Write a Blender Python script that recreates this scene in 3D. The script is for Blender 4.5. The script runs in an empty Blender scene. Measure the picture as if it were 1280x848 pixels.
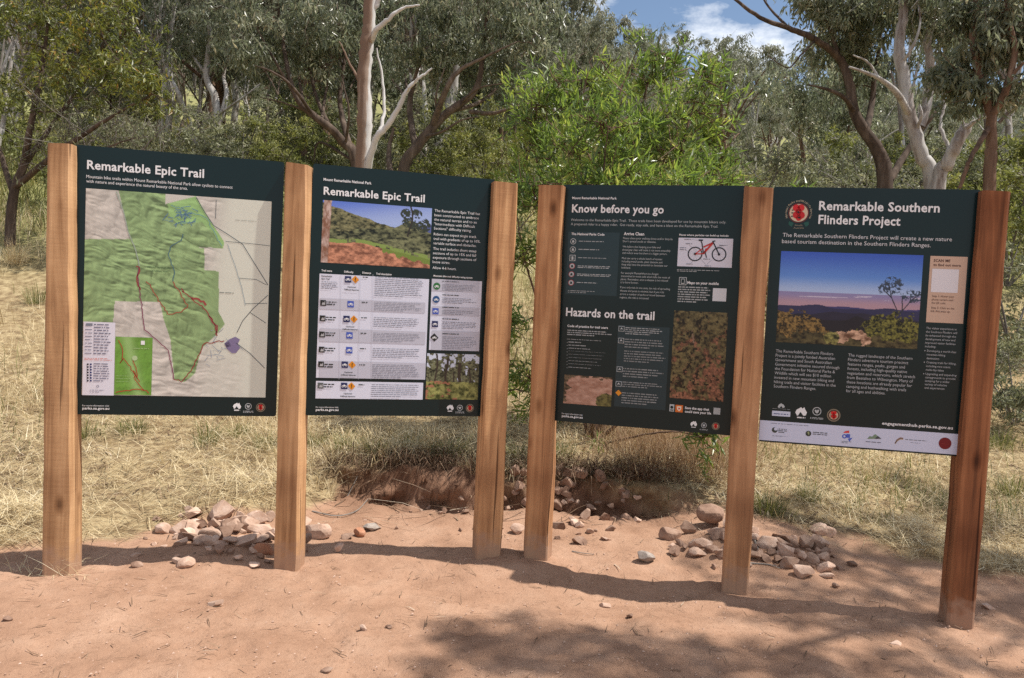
import bpy, math, random
import numpy as np
from mathutils import Matrix, Vector
R = math.radians
random.seed(7)
scene = bpy.context.scene
col = scene.collection

# ------------------------------------------------------------------ camera
PITCH, ROLL, FPX, EYE = R(2.58), R(2.6177), 985.0, 1.42
fw = Vector((0, math.cos(PITCH), -math.sin(PITCH)))
up0 = Vector((0, math.sin(PITCH), math.cos(PITCH)))
rt0 = Vector((1, 0, 0))
rt = rt0 * math.cos(ROLL) + up0 * math.sin(ROLL)
up = up0 * math.cos(ROLL) - rt0 * math.sin(ROLL)
cam = bpy.data.objects.new('camera', bpy.data.cameras.new('camera'))
col.objects.link(cam)
M = Matrix((rt, up, -fw)).transposed().to_4x4()
M.translation = Vector((0, 0, EYE))
cam.matrix_world = M
cam.data.sensor_width = 36.0
cam.data.lens = FPX / 1280 * 36
cam.data.clip_start = 0.05
cam.data.clip_end = 3000
scene.camera = cam

# ------------------------------------------------------------------ world and sun
SUN_EL, SUN_AZ = R(62), R(-1)            # azimuth from +X towards +Y
w = bpy.data.worlds.new('World')
scene.world = w
w.use_nodes = True
nt = w.node_tree
bg = nt.nodes['Background']
sky = nt.nodes.new('ShaderNodeTexSky')
sky.sky_type = 'NISHITA'
sky.sun_disc = False
sky.sun_elevation = SUN_EL
sky.sun_rotation = R(90) - SUN_AZ
sky.air_density = 1.0
sky.dust_density = 0.7
sky.ozone_density = 1.0
tc = nt.nodes.new('ShaderNodeTexCoord')
mp = nt.nodes.new('ShaderNodeMapping')
mp.inputs['Scale'].default_value = (3.2, 3.2, 6.5)
mp.inputs['Location'].default_value = (0.4, 0.15, 0.9)
cn = nt.nodes.new('ShaderNodeTexNoise')
cn.inputs['Scale'].default_value = 1.6
cn.inputs['Detail'].default_value = 8
cn.inputs['Roughness'].default_value = 0.62
cr = nt.nodes.new('ShaderNodeValToRGB')
cr.color_ramp.elements[0].position = 0.485
cr.color_ramp.elements[1].position = 0.66
mx = nt.nodes.new('ShaderNodeMix')
mx.data_type = 'RGBA'
mx.inputs['B'].default_value = (7.6, 7.9, 8.4, 1)
L = nt.links.new
L(tc.outputs['Generated'], mp.inputs['Vector'])
L(mp.outputs['Vector'], cn.inputs['Vector'])
L(cn.outputs['Fac'], cr.inputs['Fac'])
# unseen bright cloud bank added behind the camera to light the shaded board fronts
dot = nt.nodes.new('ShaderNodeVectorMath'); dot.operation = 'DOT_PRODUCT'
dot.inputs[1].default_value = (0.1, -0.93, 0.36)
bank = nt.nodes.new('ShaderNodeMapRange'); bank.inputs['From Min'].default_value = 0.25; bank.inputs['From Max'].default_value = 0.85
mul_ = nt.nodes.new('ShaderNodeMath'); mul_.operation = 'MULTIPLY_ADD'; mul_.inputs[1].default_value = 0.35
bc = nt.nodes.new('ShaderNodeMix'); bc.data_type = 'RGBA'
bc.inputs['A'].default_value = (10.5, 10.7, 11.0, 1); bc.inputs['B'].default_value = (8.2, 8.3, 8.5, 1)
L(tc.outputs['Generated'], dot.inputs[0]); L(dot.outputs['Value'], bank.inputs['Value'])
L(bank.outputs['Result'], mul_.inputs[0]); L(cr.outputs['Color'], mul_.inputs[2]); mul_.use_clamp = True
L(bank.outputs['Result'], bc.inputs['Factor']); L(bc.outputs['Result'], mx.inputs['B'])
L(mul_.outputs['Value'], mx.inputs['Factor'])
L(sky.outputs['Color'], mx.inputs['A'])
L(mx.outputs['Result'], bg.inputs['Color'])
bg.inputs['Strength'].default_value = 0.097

sl = bpy.data.lights.new('sun', 'SUN')
sl.energy = 5.0
sl.angle = R(0.53)
sl.color = (1.0, 0.95, 0.87)
sun = bpy.data.objects.new('sun', sl)
col.objects.link(sun)
sd = Vector((math.cos(SUN_EL) * math.cos(SUN_AZ), math.cos(SUN_EL) * math.sin(SUN_AZ), math.sin(SUN_EL)))
sun.rotation_euler = sd.to_track_quat('Z', 'Y').to_euler()
sun.location = sd * 30

vs = scene.view_settings
vs.view_transform = 'Standard'
vs.look = 'None'
vs.gamma = 1
vs.use_curve_mapping = False
vs.exposure = 0.38
scene.cycles.max_bounces = 6
scene.cycles.transparent_max_bounces = 8
scene.cycles.use_denoising = False

# ------------------------------------------------------------------ helpers
def W(px, py, D):
    """World point at depth D metres on the sight line of a pixel of the 1280x848 survey grid."""
    d = fw + rt * ((px - 640) / FPX) - up * ((py - 424) / FPX)
    p = Vector((0, 0, EYE)) + d * (D / d.y)
    return np.array(p)

_tabs = {}
def vnoise(x, y, seed=0):
    if seed not in _tabs:
        _tabs[seed] = np.random.default_rng(seed + 100).random((256, 256))
    T = _tabs[seed]
    x = np.asarray(x, float); y = np.asarray(y, float)
    xi = np.floor(x).astype(int); yi = np.floor(y).astype(int)
    fx = x - xi; fy = y - yi
    fx = fx * fx * (3 - 2 * fx); fy = fy * fy * (3 - 2 * fy)
    a = T[xi & 255, yi & 255]; b = T[(xi + 1) & 255, yi & 255]
    c = T[xi & 255, (yi + 1) & 255]; d = T[(xi + 1) & 255, (yi + 1) & 255]
    return (a * (1 - fx) + b * fx) * (1 - fy) + (c * (1 - fx) + d * fx) * fy

def fbm(x, y, seed=0, octv=5, gain=0.5):
    s = 0; a = 1; t = 0
    for i in range(octv):
        s = s + a * vnoise(x * 2 ** i + 17.3 * i, y * 2 ** i + 9.1 * i, seed)
        t += a; a *= gain
    return s / t

def sstep(a, b, x):
    t = np.clip((np.asarray(x, float) - a) / (b - a), 0, 1)
    return t * t * (3 - 2 * t)

class MB:
    """Collects quads and triangles with optional point attributes; build() links one mesh object."""
    def __init__(s):
        s.v = []; s.f = []; s.tint = []; s.c = []; s.n = 0
    def add(s, verts, faces, tint=None, color=None):
        verts = np.asarray(verts, float)
        faces = np.asarray(faces, int)
        s.v.append(verts); s.f.append(faces + s.n)
        n = len(verts); s.n += n
        s.tint.append(np.full(n, 0.5) if tint is None else np.broadcast_to(np.asarray(tint, float), (n,)))
        if color is None: s.c.append(np.ones((n, 4)))
        else:
            cc = np.asarray(color, float)
            if cc.ndim == 1: cc = np.tile(cc, (n, 1))
            if cc.shape[1] == 3: cc = np.concatenate([cc, np.ones((n, 1))], 1)
            s.c.append(cc)
    def tube(s, pts, rad, k=6, tint=None):
        pts = np.asarray(pts, float); rad = np.broadcast_to(np.asarray(rad, float), (len(pts),))
        t = np.gradient(pts, axis=0); t /= np.linalg.norm(t, axis=1)[:, None] + 1e-9
        ref = np.array([0.31, 0.2, 1.0]) if abs(t[:, 2]).mean() < 0.8 else np.array([1.0, 0.3, 0.1])
        a = np.cross(t, ref); a /= np.linalg.norm(a, axis=1)[:, None] + 1e-9
        b = np.cross(t, a)
        an = np.linspace(0, 2 * np.pi, k, endpoint=False)
        V = pts[:, None] + rad[:, None, None] * (np.cos(an)[None, :, None] * a[:, None] + np.sin(an)[None, :, None] * b[:, None])
        n = len(pts)
        i = np.arange(n - 1)[:, None] * k; j = np.arange(k)[None]; j2 = (j + 1) % k
        F = np.stack([i + j, i + j2, i + k + j2, i + k + j], -1).reshape(-1, 4)
        s.add(V.reshape(-1, 3), F, tint)
        if rad[-1] > 0.012:
            s.add(V[-1], [[0, q, q + 1, q + 1] for q in range(1, k - 1)] if False else np.array([[0, q, q + 1] for q in range(1, k - 1)]), tint)
    def box(s, c, size, tint=None, color=None):
        c = np.asarray(c, float); h = np.asarray(size, float) / 2
        V = np.array([[x, y, z] for x in (-1, 1) for y in (-1, 1) for z in (-1, 1)]) * h + c
        s.add(V, [[0, 1, 3, 2], [4, 6, 7, 5], [0, 4, 5, 1], [2, 3, 7, 6], [0, 2, 6, 4], [1, 5, 7, 3]], tint, color)
    def mesh(s, name, mat, smooth=False, use_color=False):
        me = bpy.data.meshes.new(name)
        V = np.concatenate(s.v)
        idx = np.concatenate([f.ravel() for f in s.f])
        tot = np.concatenate([np.full(len(f), f.shape[1]) for f in s.f])
        start = np.concatenate([[0], np.cumsum(tot)[:-1]])
        me.vertices.add(len(V)); me.vertices.foreach_set('co', V.ravel().astype(np.float32))
        me.loops.add(len(idx)); me.loops.foreach_set('vertex_index', idx.astype(np.int32))
        me.polygons.add(len(tot)); me.polygons.foreach_set('loop_start', start.astype(np.int32))
        me.polygons.foreach_set('use_smooth', np.full(len(tot), smooth))
        me.update(calc_edges=True)
        if use_color:
            a = me.attributes.new('col', 'FLOAT_COLOR', 'POINT')
            a.data.foreach_set('color', np.concatenate(s.c).ravel().astype(np.float32))
        else:
            a = me.attributes.new('tint', 'FLOAT', 'POINT')
            a.data.foreach_set('value', np.concatenate(s.tint).astype(np.float32))
        me.materials.append(mat)
        return me
    def build(s, name, mat, parent=None, smooth=False, use_color=False, loc=(0, 0, 0)):
        me = s.mesh(name, mat, smooth, use_color)
        o = bpy.data.objects.new(name, me)
        o.location = loc
        col.objects.link(o)
        if parent: o.parent = parent
        return o

def tag(o, label=None, cat=None, group=None, kind=None):
    if label: o['label'] = label
    if cat: o['category'] = cat
    if group: o['group'] = group
    if kind: o['kind'] = kind
    return o

def empty(name, loc=(0, 0, 0), rz=0.0):
    o = bpy.data.objects.new(name, None)
    o.location = loc; o.rotation_euler = (0, 0, rz)
    o.empty_display_size = 0.2
    col.objects.link(o)
    return o

def copy_tree(o, parent=None):
    c = o.copy(); col.objects.link(c)
    if parent: c.parent = parent
    for ch in list(o.children): copy_tree(ch, c)
    return c

# ------------------------------------------------------------------ materials
def mat(name):
    m = bpy.data.materials.new(name); m.use_nodes = True
    return m, m.node_tree.nodes, m.node_tree.links.new, m.node_tree.nodes['Principled BSDF']

def ramp(N, stops):
    r = N.new('ShaderNodeValToRGB')
    e = r.color_ramp.elements
    while len(e) < len(stops): e.new(0.5)
    for i, (p, c) in enumerate(stops):
        e[i].position = p; e[i].color = (*c, 1)
    return r

def leaf_mat(name, stops, rough=0.45, trans=0.3, spec=0.5):
    m, N, K, P = mat(name)
    a = N.new('ShaderNodeAttribute'); a.attribute_name = 'tint'
    r = ramp(N, stops)
    K(a.outputs['Fac'], r.inputs['Fac'])
    K(r.outputs['Color'], P.inputs['Base Color'])
    P.inputs['Roughness'].default_value = rough
    P.inputs['Specular IOR Level'].default_value = spec
    tr = N.new('ShaderNodeBsdfTranslucent')
    hs = N.new('ShaderNodeHueSaturation'); hs.inputs['Value'].default_value = 1.5; hs.inputs['Saturation'].default_value = 1.15
    K(r.outputs['Color'], hs.inputs['Color']); K(hs.outputs['Color'], tr.inputs['Color'])
    ms = N.new('ShaderNodeMixShader'); ms.inputs['Fac'].default_value = trans
    K(P.outputs[0], ms.inputs[1]); K(tr.outputs[0], ms.inputs[2])
    K(ms.outputs[0], N['Material Output'].inputs['Surface'])
    return m

def bark_mat(name, stops, scale=(9, 9, 1.6), bump=0.5, rough=0.9):
    m, N, K, P = mat(name)
    tcn = N.new('ShaderNodeTexCoord'); mpn = N.new('ShaderNodeMapping'); mpn.inputs['Scale'].default_value = scale
    nz = N.new('ShaderNodeTexNoise'); nz.inputs['Scale'].default_value = 1.0; nz.inputs['Detail'].default_value = 8; nz.inputs['Roughness'].default_value = 0.65
    K(tcn.outputs['Object'], mpn.inputs['Vector']); K(mpn.outputs['Vector'], nz.inputs['Vector'])
    r = ramp(N, stops); K(nz.outputs['Fac'], r.inputs['Fac']); K(r.outputs['Color'], P.inputs['Base Color'])
    b = N.new('ShaderNodeBump'); b.inputs['Strength'].default_value = bump; b.inputs['Distance'].default_value = 0.02
    K(nz.outputs['Fac'], b.inputs['Height']); K(b.outputs['Normal'], P.inputs['Normal'])
    P.inputs['Roughness'].default_value = rough
    P.inputs['Specular IOR Level'].default_value = 0.2
    return m

# gum leaves: grey olive; wattle: yellow olive; acacia: fresh green
LEAF_GUM = leaf_mat('gum_leaf', [(0.0, (0.085, 0.102, 0.060)), (0.5, (0.185, 0.205, 0.130)), (0.85, (0.29, 0.295, 0.205)), (1.0, (0.40, 0.36, 0.24))], 0.36, 0.44, 0.65)
LEAF_FAR = leaf_mat('distant_gum_leaf', [(0.0, (0.105, 0.118, 0.082)), (0.5, (0.205, 0.215, 0.150)), (1.0, (0.33, 0.31, 0.23))], 0.5, 0.4, 0.5)
LEAF_YEL = leaf_mat('yellowing_leaf', [(0.0, (0.060, 0.075, 0.022)), (0.5, (0.150, 0.170, 0.040)), (0.85, (0.26, 0.25, 0.06)), (1.0, (0.33, 0.20, 0.06))], 0.45, 0.35)
LEAF_ACA = leaf_mat('acacia_leaf', [(0.0, (0.080, 0.120, 0.036)), (0.45, (0.165, 0.235, 0.062)), (0.8, (0.270, 0.330, 0.085)), (1.0, (0.36, 0.36, 0.12))], 0.34, 0.46, 0.6)
LEAF_SHR = leaf_mat('shrub_leaf', [(0.0, (0.095, 0.105, 0.060)), (0.5, (0.205, 0.215, 0.120)), (1.0, (0.34, 0.33, 0.20))], 0.6, 0.3)
LEAF_LIME = leaf_mat('lime_shrub_leaf', [(0.0, (0.11, 0.125, 0.04)), (0.5, (0.20, 0.215, 0.07)), (1.0, (0.33, 0.32, 0.12))], 0.6, 0.35)
TWIG_GREY = leaf_mat('grey_twig', [(0.0, (0.09, 0.075, 0.065)), (1.0, (0.26, 0.235, 0.21))], 0.8, 0.0, 0.2)
BARK_DARK = bark_mat('dark_bark', [(0.30, (0.035, 0.025, 0.020)), (0.55, (0.10, 0.072, 0.055)), (0.75, (0.20, 0.155, 0.125))])
BARK_GREYBROWN = bark_mat('grey_brown_bark', [(0.30, (0.06, 0.045, 0.035)), (0.55, (0.155, 0.115, 0.088)), (0.75, (0.30, 0.25, 0.21))])
BARK_BROWN = bark_mat('brown_bark', [(0.30, (0.06, 0.038, 0.027)), (0.55, (0.17, 0.105, 0.072)), (0.75, (0.33, 0.25, 0.19))])
BARK_PALE = bark_mat('pale_bark', [(0.33, (0.15, 0.11, 0.09)), (0.44, (0.30, 0.265, 0.24)), (0.55, (0.43, 0.41, 0.39)), (0.8, (0.53, 0.515, 0.50))], (7, 7, 1.3), 0.6)
BARK_TWOTONE = bark_mat('grey_and_brown_bark', [(0.36, (0.19, 0.125, 0.09)), (0.46, (0.31, 0.235, 0.185)), (0.50, (0.47, 0.45, 0.43)), (0.75, (0.58, 0.56, 0.54))], (3.5, 3.5, 0.35), 0.6)
def _two_tone():
    # the weathered bark hangs on along one side of the dead trunk
    N = BARK_TWOTONE.node_tree.nodes; K = BARK_TWOTONE.node_tree.links.new
    nz = [n for n in N if n.type == 'TEX_NOISE'][0]; r = [n for n in N if n.type == 'VALTORGB'][0]; t = [n for n in N if n.type == 'TEX_COORD'][0]
    sx = N.new('ShaderNodeSeparateXYZ'); K(t.outputs['Object'], sx.inputs['Vector'])
    ma = N.new('ShaderNodeMath'); ma.operation = 'MULTIPLY_ADD'; ma.inputs[1].default_value = 1.3; ma.inputs[2].default_value = -.005
    K(sx.outputs['X'], ma.inputs[0])
    cl = N.new('ShaderNodeClamp'); cl.inputs['Min'].default_value = -.16; cl.inputs['Max'].default_value = .14; K(ma.outputs['Value'], cl.inputs['Value'])
    ad = N.new('ShaderNodeMath'); ad.operation = 'ADD'; K(nz.outputs['Fac'], ad.inputs[0]); K(cl.outputs['Result'], ad.inputs[1])
    K(ad.outputs['Value'], r.inputs['Fac'])
_two_tone()
# ------------------------------------------------------------------ ground
YP = [-80, 3.9, 4.6, 5.5, 6.5, 8, 10, 13, 16, 20, 30, 45, 70, 120, 200, 320, 420]
ZS = [0, 0, .05, .20, .34, .60, 1.0, 2.15, 3.3, 4.5, 7.0, 10.5, 15.5, 26, 50, 88, 100]
YB = [-80, 3.9, 4.6, 5.20, 5.30, 5.6, 6.5, 8, 10, 13, 16, 20, 30, 45, 70, 120, 200, 320, 420]
ZB = [0, 0, .02, .035, .245, .285, .37, .60, 1.0, 2.15, 3.3, 4.5, 7.0, 10.5, 15.5, 26, 50, 88, 100]

def ground_z(x, y):
    x = np.asarray(x, float); y = np.asarray(y, float)
    edge = 0.22 * (fbm(x * 1.3, y * 0 + 3.3, 3, 3) - 0.5) + 0.06 * (vnoise(x * 7, y * 2, 4) - .5)
    m = sstep(-1.45, -1.0, x) * (1 - sstep(0.9, 1.5, x))
    z = np.interp(y, YP, ZS) * (1 - m) + np.interp(y + edge, YB, ZB) * m
    right = sstep(2, 14, x) * sstep(8, 20, y)
    z = z * (1 - 0.12 * right)
    near = 1 - sstep(6, 9, y)
    z = z - 0.055 * np.clip(x - 1.2, 0, 3) * near * (1 - sstep(3.5, 7, x))
    z = z - 0.055 * np.exp(-(((x - .62) / .42) ** 2 + ((y - 3.95) / .24) ** 2))
    z = z - 0.035 * np.exp(-(((x + .1) / .4) ** 2 + ((y - 3.85) / .25) ** 2))
    z = z + 0.07 * np.exp(-(((x + 2.75) / .5) ** 2 + ((y - 4.45) / .35) ** 2))
    z = z + 0.055 * np.exp(-(((x + 1.62) / .42) ** 2 + ((y - 4.80) / .28) ** 2))
    z = z + 0.06 * np.exp(-(((x - 1.55) / .40) ** 2 + ((y - 4.75) / .30) ** 2))
    z = z + 0.06 * np.exp(-(((x - .05) / .30) ** 2 + ((y - 5.1) / .25) ** 2))
    z = z + near * (0.050 * (fbm(x * 1.7, y * 1.7, 11, 4) - .5) + 0.022 * (fbm(x * 7, y * 7, 12, 3) - .5))
    z = z + (1 - near) * 0.35 * (fbm(x * .3, y * .3, 13, 4) - .5) * sstep(7, 20, y)
    far = sstep(60, 160, y)
    z = z + far * (22 * (fbm(x * .011 + 3, y * .011, 14, 4) - .5) + 14 * np.exp(-((x - 45) / 45) ** 2) * sstep(100, 220, y))
    return z

def grass_mask(x, y):
    e = np.interp(x, [-6, -2.6, -2.1, -1.9, -1.3, -1.1, .6, 1.0, 1.4, 2.3, 3.2, 6], [3.9, 4.05, 4.2, 4.45, 4.75, 5.38, 5.42, 5.3, 5.1, 4.75, 4.45, 4.2])
    n = (fbm(x * 2.2, y * 2.2, 21, 4) - .5) * 0.7
    return sstep(-.10, .14, y - e + n)

def gz(x, y): return float(ground_z(x, y))

def on_ground(px, py, dmin=2.0, dmax=20.0):
    """First ground point on a sight line."""
    ds = np.linspace(dmin, dmax, 1500)
    a = W(px, py, 1.0) - np.array([0, 0, EYE])
    P = np.array([0, 0, EYE]) + a[None] * ds[:, None]
    k = np.argmax(P[:, 2] < ground_z(P[:, 0], P[:, 1]))
    return P[k]

def axis(lo, hi, step, far_lo, far_hi, g=1.09):
    a = list(np.arange(lo, hi, step))
    s, x = step, hi
    while x < far_hi: a.append(x); s *= g; x += s
    a.append(far_hi); s, x = step, lo - step
    while x > far_lo: a.insert(0, x); s *= g; x -= s
    a.insert(0, far_lo)
    return np.array(a)

xs = axis(-3.6, 3.9, .02, -420, 420)
ys = axis(2.5, 6.4, .02, -80, 420)
X, Y = np.meshgrid(xs, ys, indexing='ij')
Z = ground_z(X, Y)
dirt = (1 - grass_mask(X, Y)) * (1 - sstep(6, 8, Y))
Z = Z + dirt * (0.020 * (fbm(X * 4.5, Y * 4.5, 19, 2) - .5) + 0.010 * (fbm(X * 22, Y * 22, 15, 3) - .5) - 0.012 * np.clip(fbm(X * 9, Y * 9, 16, 2) - .62, 0, 1) * 3)
prng = np.random.default_rng(55)
for q in range(46):                                   # shoe prints pressed into the dust
    cx, cy = prng.uniform(-2.4, 2.6), prng.uniform(2.7, 4.3); an = prng.uniform(-.9, .9) + (np.pi if q % 2 else 0)
    u = (X - cx) * np.cos(an) + (Y - cy) * np.sin(an); v = -(X - cx) * np.sin(an) + (Y - cy) * np.cos(an)
    e = (u / .045) ** 2 + (v / .14) ** 2
    Z = Z + dirt * (-.006 * np.exp(-e ** 3) + .003 * np.exp(-((e - 1.3) / .5) ** 2)) * (1 + .5 * np.sin(v * 260) * (q % 3 == 0))
tread = np.sin((X * .96 + Y * .28) * 2 * np.pi / .045) * np.maximum(np.exp(-((Y + .12 * X - 2.92) / .04) ** 2), np.exp(-((Y - .10 * X - 3.36) / .035) ** 2)) * sstep(-2.6, -1.2, X) * (1 - sstep(.6, 1.3, X))
Z = Z + 0.0035 * tread - .006 * np.abs(tread)
bankn = np.exp(-((Y - 5.25) / .17) ** 2) * sstep(-1.3, -1.0, X) * (1 - sstep(.8, 1.3, X))
Z = Z + bankn * (0.16 * (fbm(X * 6, Y * 11, 17, 4) - .5) - .05 * (vnoise(X * 4.2, Y * 6, 18) > .62) * np.exp(-((Y - 5.22) / .10) ** 2))
nx, ny = X.shape
mb = MB()
i, j = np.meshgrid(np.arange(nx - 1), np.arange(ny - 1), indexing='ij')
F = np.stack([i * ny + j, (i + 1) * ny + j, (i + 1) * ny + j + 1, i * ny + j + 1], -1).reshape(-1, 4)
# the cut face crumbles: hollows and lumps pushed in and out of the bank
face = np.exp(-((Y - 5.25) / .13) ** 2) * sstep(-1.35, -1.0, X) * (1 - sstep(.9, 1.4, X))
Yd = Y + face * .30 * (fbm(X * 6.5, Z * 13 + Y * 2, 71, 5, .6) - .47)
mb.add(np.stack([X, Yd, Z], -1).reshape(-1, 3), F, tint=(grass_mask(X, Y) * 1.0).ravel())

def ground_mat():
    m, N, K, P = mat('dirt_and_dry_grass')
    at = N.new('ShaderNodeAttribute'); at.attribute_name = 'tint'
    ge = N.new('ShaderNodeNewGeometry')
    def noise(scale, detail=6, rough=.6):
        n = N.new('ShaderNodeTexNoise'); n.inputs['Scale'].default_value = scale
        n.inputs['Detail'].default_value = detail; n.inputs['Roughness'].default_value = rough
        K(ge.outputs['Position'], n.inputs['Vector']); return n
    n1, n2, n3 = noise(2.6, 9, .68), noise(38, 4, .7), noise(9, 6)
    dr = ramp(N, [(0.28, (0.285, 0.162, 0.104)), (0.5, (0.375, 0.224, 0.148)), (0.74, (0.455, 0.292, 0.203))])
    K(n1.outputs['Fac'], dr.inputs['Fac'])
    # shade of the cut bank is painted into the soil as a darker brown
    grit = ramp(N, [(0.30, (0.55, 0.52, 0.50)), (0.46, (1, 1, 1)), (0.66, (1, 1, 1)), (0.78, (1.25, 1.22, 1.18))])
    K(n2.outputs['Fac'], grit.inputs['Fac'])
    mul = N.new('ShaderNodeMix'); mul.data_type = 'RGBA'; mul.blend_type = 'MULTIPLY'; mul.inputs['Factor'].default_value = .55
    K(dr.outputs['Color'], mul.inputs['A']); K(grit.outputs['Color'], mul.inputs['B'])
    st = ramp(N, [(0.30, (0.13, 0.085, 0.050)), (0.46, (0.25, 0.18, 0.10)), (0.60, (0.38, 0.295, 0.17)), (0.75, (0.46, 0.37, 0.22))])
    K(n3.outputs['Fac'], st.inputs['Fac'])
    sb = N.new('ShaderNodeAttribute'); sb.attribute_name = 'bank_shade'
    ms = N.new('ShaderNodeMix'); ms.data_type = 'RGBA'; ms.inputs['B'].default_value = (.155, .082, .052, 1)
    K(sb.outputs['Fac'], ms.inputs['Factor']); K(mul.outputs['Result'], ms.inputs['A'])
    mx = N.new('ShaderNodeMix'); mx.data_type = 'RGBA'
    K(at.outputs['Fac'], mx.inputs['Factor']); K(ms.outputs['Result'], mx.inputs['A']); K(st.outputs['Color'], mx.inputs['B'])
    gc = N.new('ShaderNodeAttribute'); gc.attribute_name = 'green_cover'
    mg = N.new('ShaderNodeMix'); mg.data_type = 'RGBA'; mg.inputs['B'].default_value = (.235, .235, .095, 1)
    K(gc.outputs['Fac'], mg.inputs['Factor']); K(mx.outputs['Result'], mg.inputs['A'])
    K(mg.outputs['Result'], P.inputs['Base Color'])
    P.inputs['Roughness'].default_value = 1.0
    P.inputs['Specular IOR Level'].default_value = 0.08
    n4 = noise(75, 8, .72)
    b = N.new('ShaderNodeBump'); b.inputs['Strength'].default_value = .7; b.inputs['Distance'].default_value = .014
    K(n4.outputs['Fac'], b.inputs['Height']); K(b.outputs['Normal'], P.inputs['Normal'])
    return m
ground = mb.build('ground', ground_mat(), smooth=True)
bank_shade_ = np.exp(-((Y - 5.30 + .2 * (fbm(X * 3, Y * 3, 24, 3) - .5)) / .20) ** 2) * sstep(-1.35, -1.0, X) * (1 - sstep(.8, 1.5, X)) * (.6 + .4 * fbm(X * 6, Y * 6, 25, 3))  # how strongly the bank's shade is painted into the soil colour
at_ = ground.data.attributes.new('bank_shade', 'FLOAT', 'POINT'); at_.data.foreach_set('value', np.clip(bank_shade_, 0, 1).ravel().astype(np.float32))
gr_ = sstep(10.5, 14, Y) * np.clip(.35 + 1.1 * fbm(X * .25, Y * .25, 26, 3), 0, 1)
at_ = ground.data.attributes.new('green_cover', 'FLOAT', 'POINT'); at_.data.foreach_set('value', gr_.ravel().astype(np.float32))
tag(ground, kind='structure')

# ------------------------------------------------------------------ trees
def bezier(p0, p1, p2, n):
    t = np.linspace(0, 1, n)[:, None]
    return (1 - t) ** 2 * p0 + 2 * t * (1 - t) * p1 + t * t * p2

def smooth_poly(pts, n=5, rng=None, wob=0.0):
    pts = np.asarray(pts, float)
    out = []
    P = np.vstack([2 * pts[0] - pts[1], pts, 2 * pts[-1] - pts[-2]])
    for i in range(1, len(P) - 2):
        t = np.linspace(0, 1, n, endpoint=False)[:, None]
        a, b, c, d = P[i - 1], P[i], P[i + 1], P[i + 2]
        out.append(0.5 * (2 * b + (c - a) * t + (2 * a - 5 * b + 4 * c - d) * t ** 2 + (3 * b - a - 3 * c + d) * t ** 3))
    out.append(pts[-1:])
    out = np.vstack(out)
    if rng is not None and wob: out[1:] += rng.normal(0, wob, out[1:].shape)
    return out

def add_leaves(mb, C, axis_mean, n_each, sig, length, width, rng, droop=1.0, tint0=None, spread=.6):
    """Diamond leaves round every clump centre C (k,3); sig (k,) clump size."""
    k = len(C)
    N = k * n_each
    c = np.repeat(C, n_each, 0); s = np.repeat(sig, n_each)
    # leaves gather on little sprays inside the clump
    ns = max(4, n_each // 14)
    sp = rng.normal(0, 1, (k, ns, 3)) * np.array([.62, .62, .5])
    pick = rng.integers(0, ns, N)
    off = sp[np.repeat(np.arange(k), n_each), pick] + rng.normal(0, .2, (N, 3))
    p = c + off * s[:, None]
    ax = rng.normal(0, spread, (N, 3)) + np.array([0, 0, -droop])
    if axis_mean is not None: ax = ax + np.repeat(axis_mean, n_each, 0)
    ax /= np.linalg.norm(ax, axis=1)[:, None] + 1e-9
    sd_ = np.cross(ax, rng.normal(0, 1, (N, 3))); sd_ /= np.linalg.norm(sd_, axis=1)[:, None] + 1e-9
    ln = length * rng.uniform(.6, 1.3, N)[:, None]; wd = width * rng.uniform(.7, 1.3, N)[:, None]
    nr = np.cross(ax, sd_)
    v = np.stack([p, p + ax * ln * .45 + sd_ * wd / 2 + nr * ln * .04, p + ax * ln + nr * ln * -.06, p + ax * ln * .45 - sd_ * wd / 2 + nr * ln * .04], 1)
    ct = rng.uniform(-.26, .26, k) if tint0 is None else tint0
    tint = np.clip(rng.normal(.46, .2, N) + np.repeat(ct, n_each), 0, 1)
    mb.add(v.reshape(-1, 3), np.arange(4 * N).reshape(-1, 4), np.repeat(tint, 4))

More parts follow.
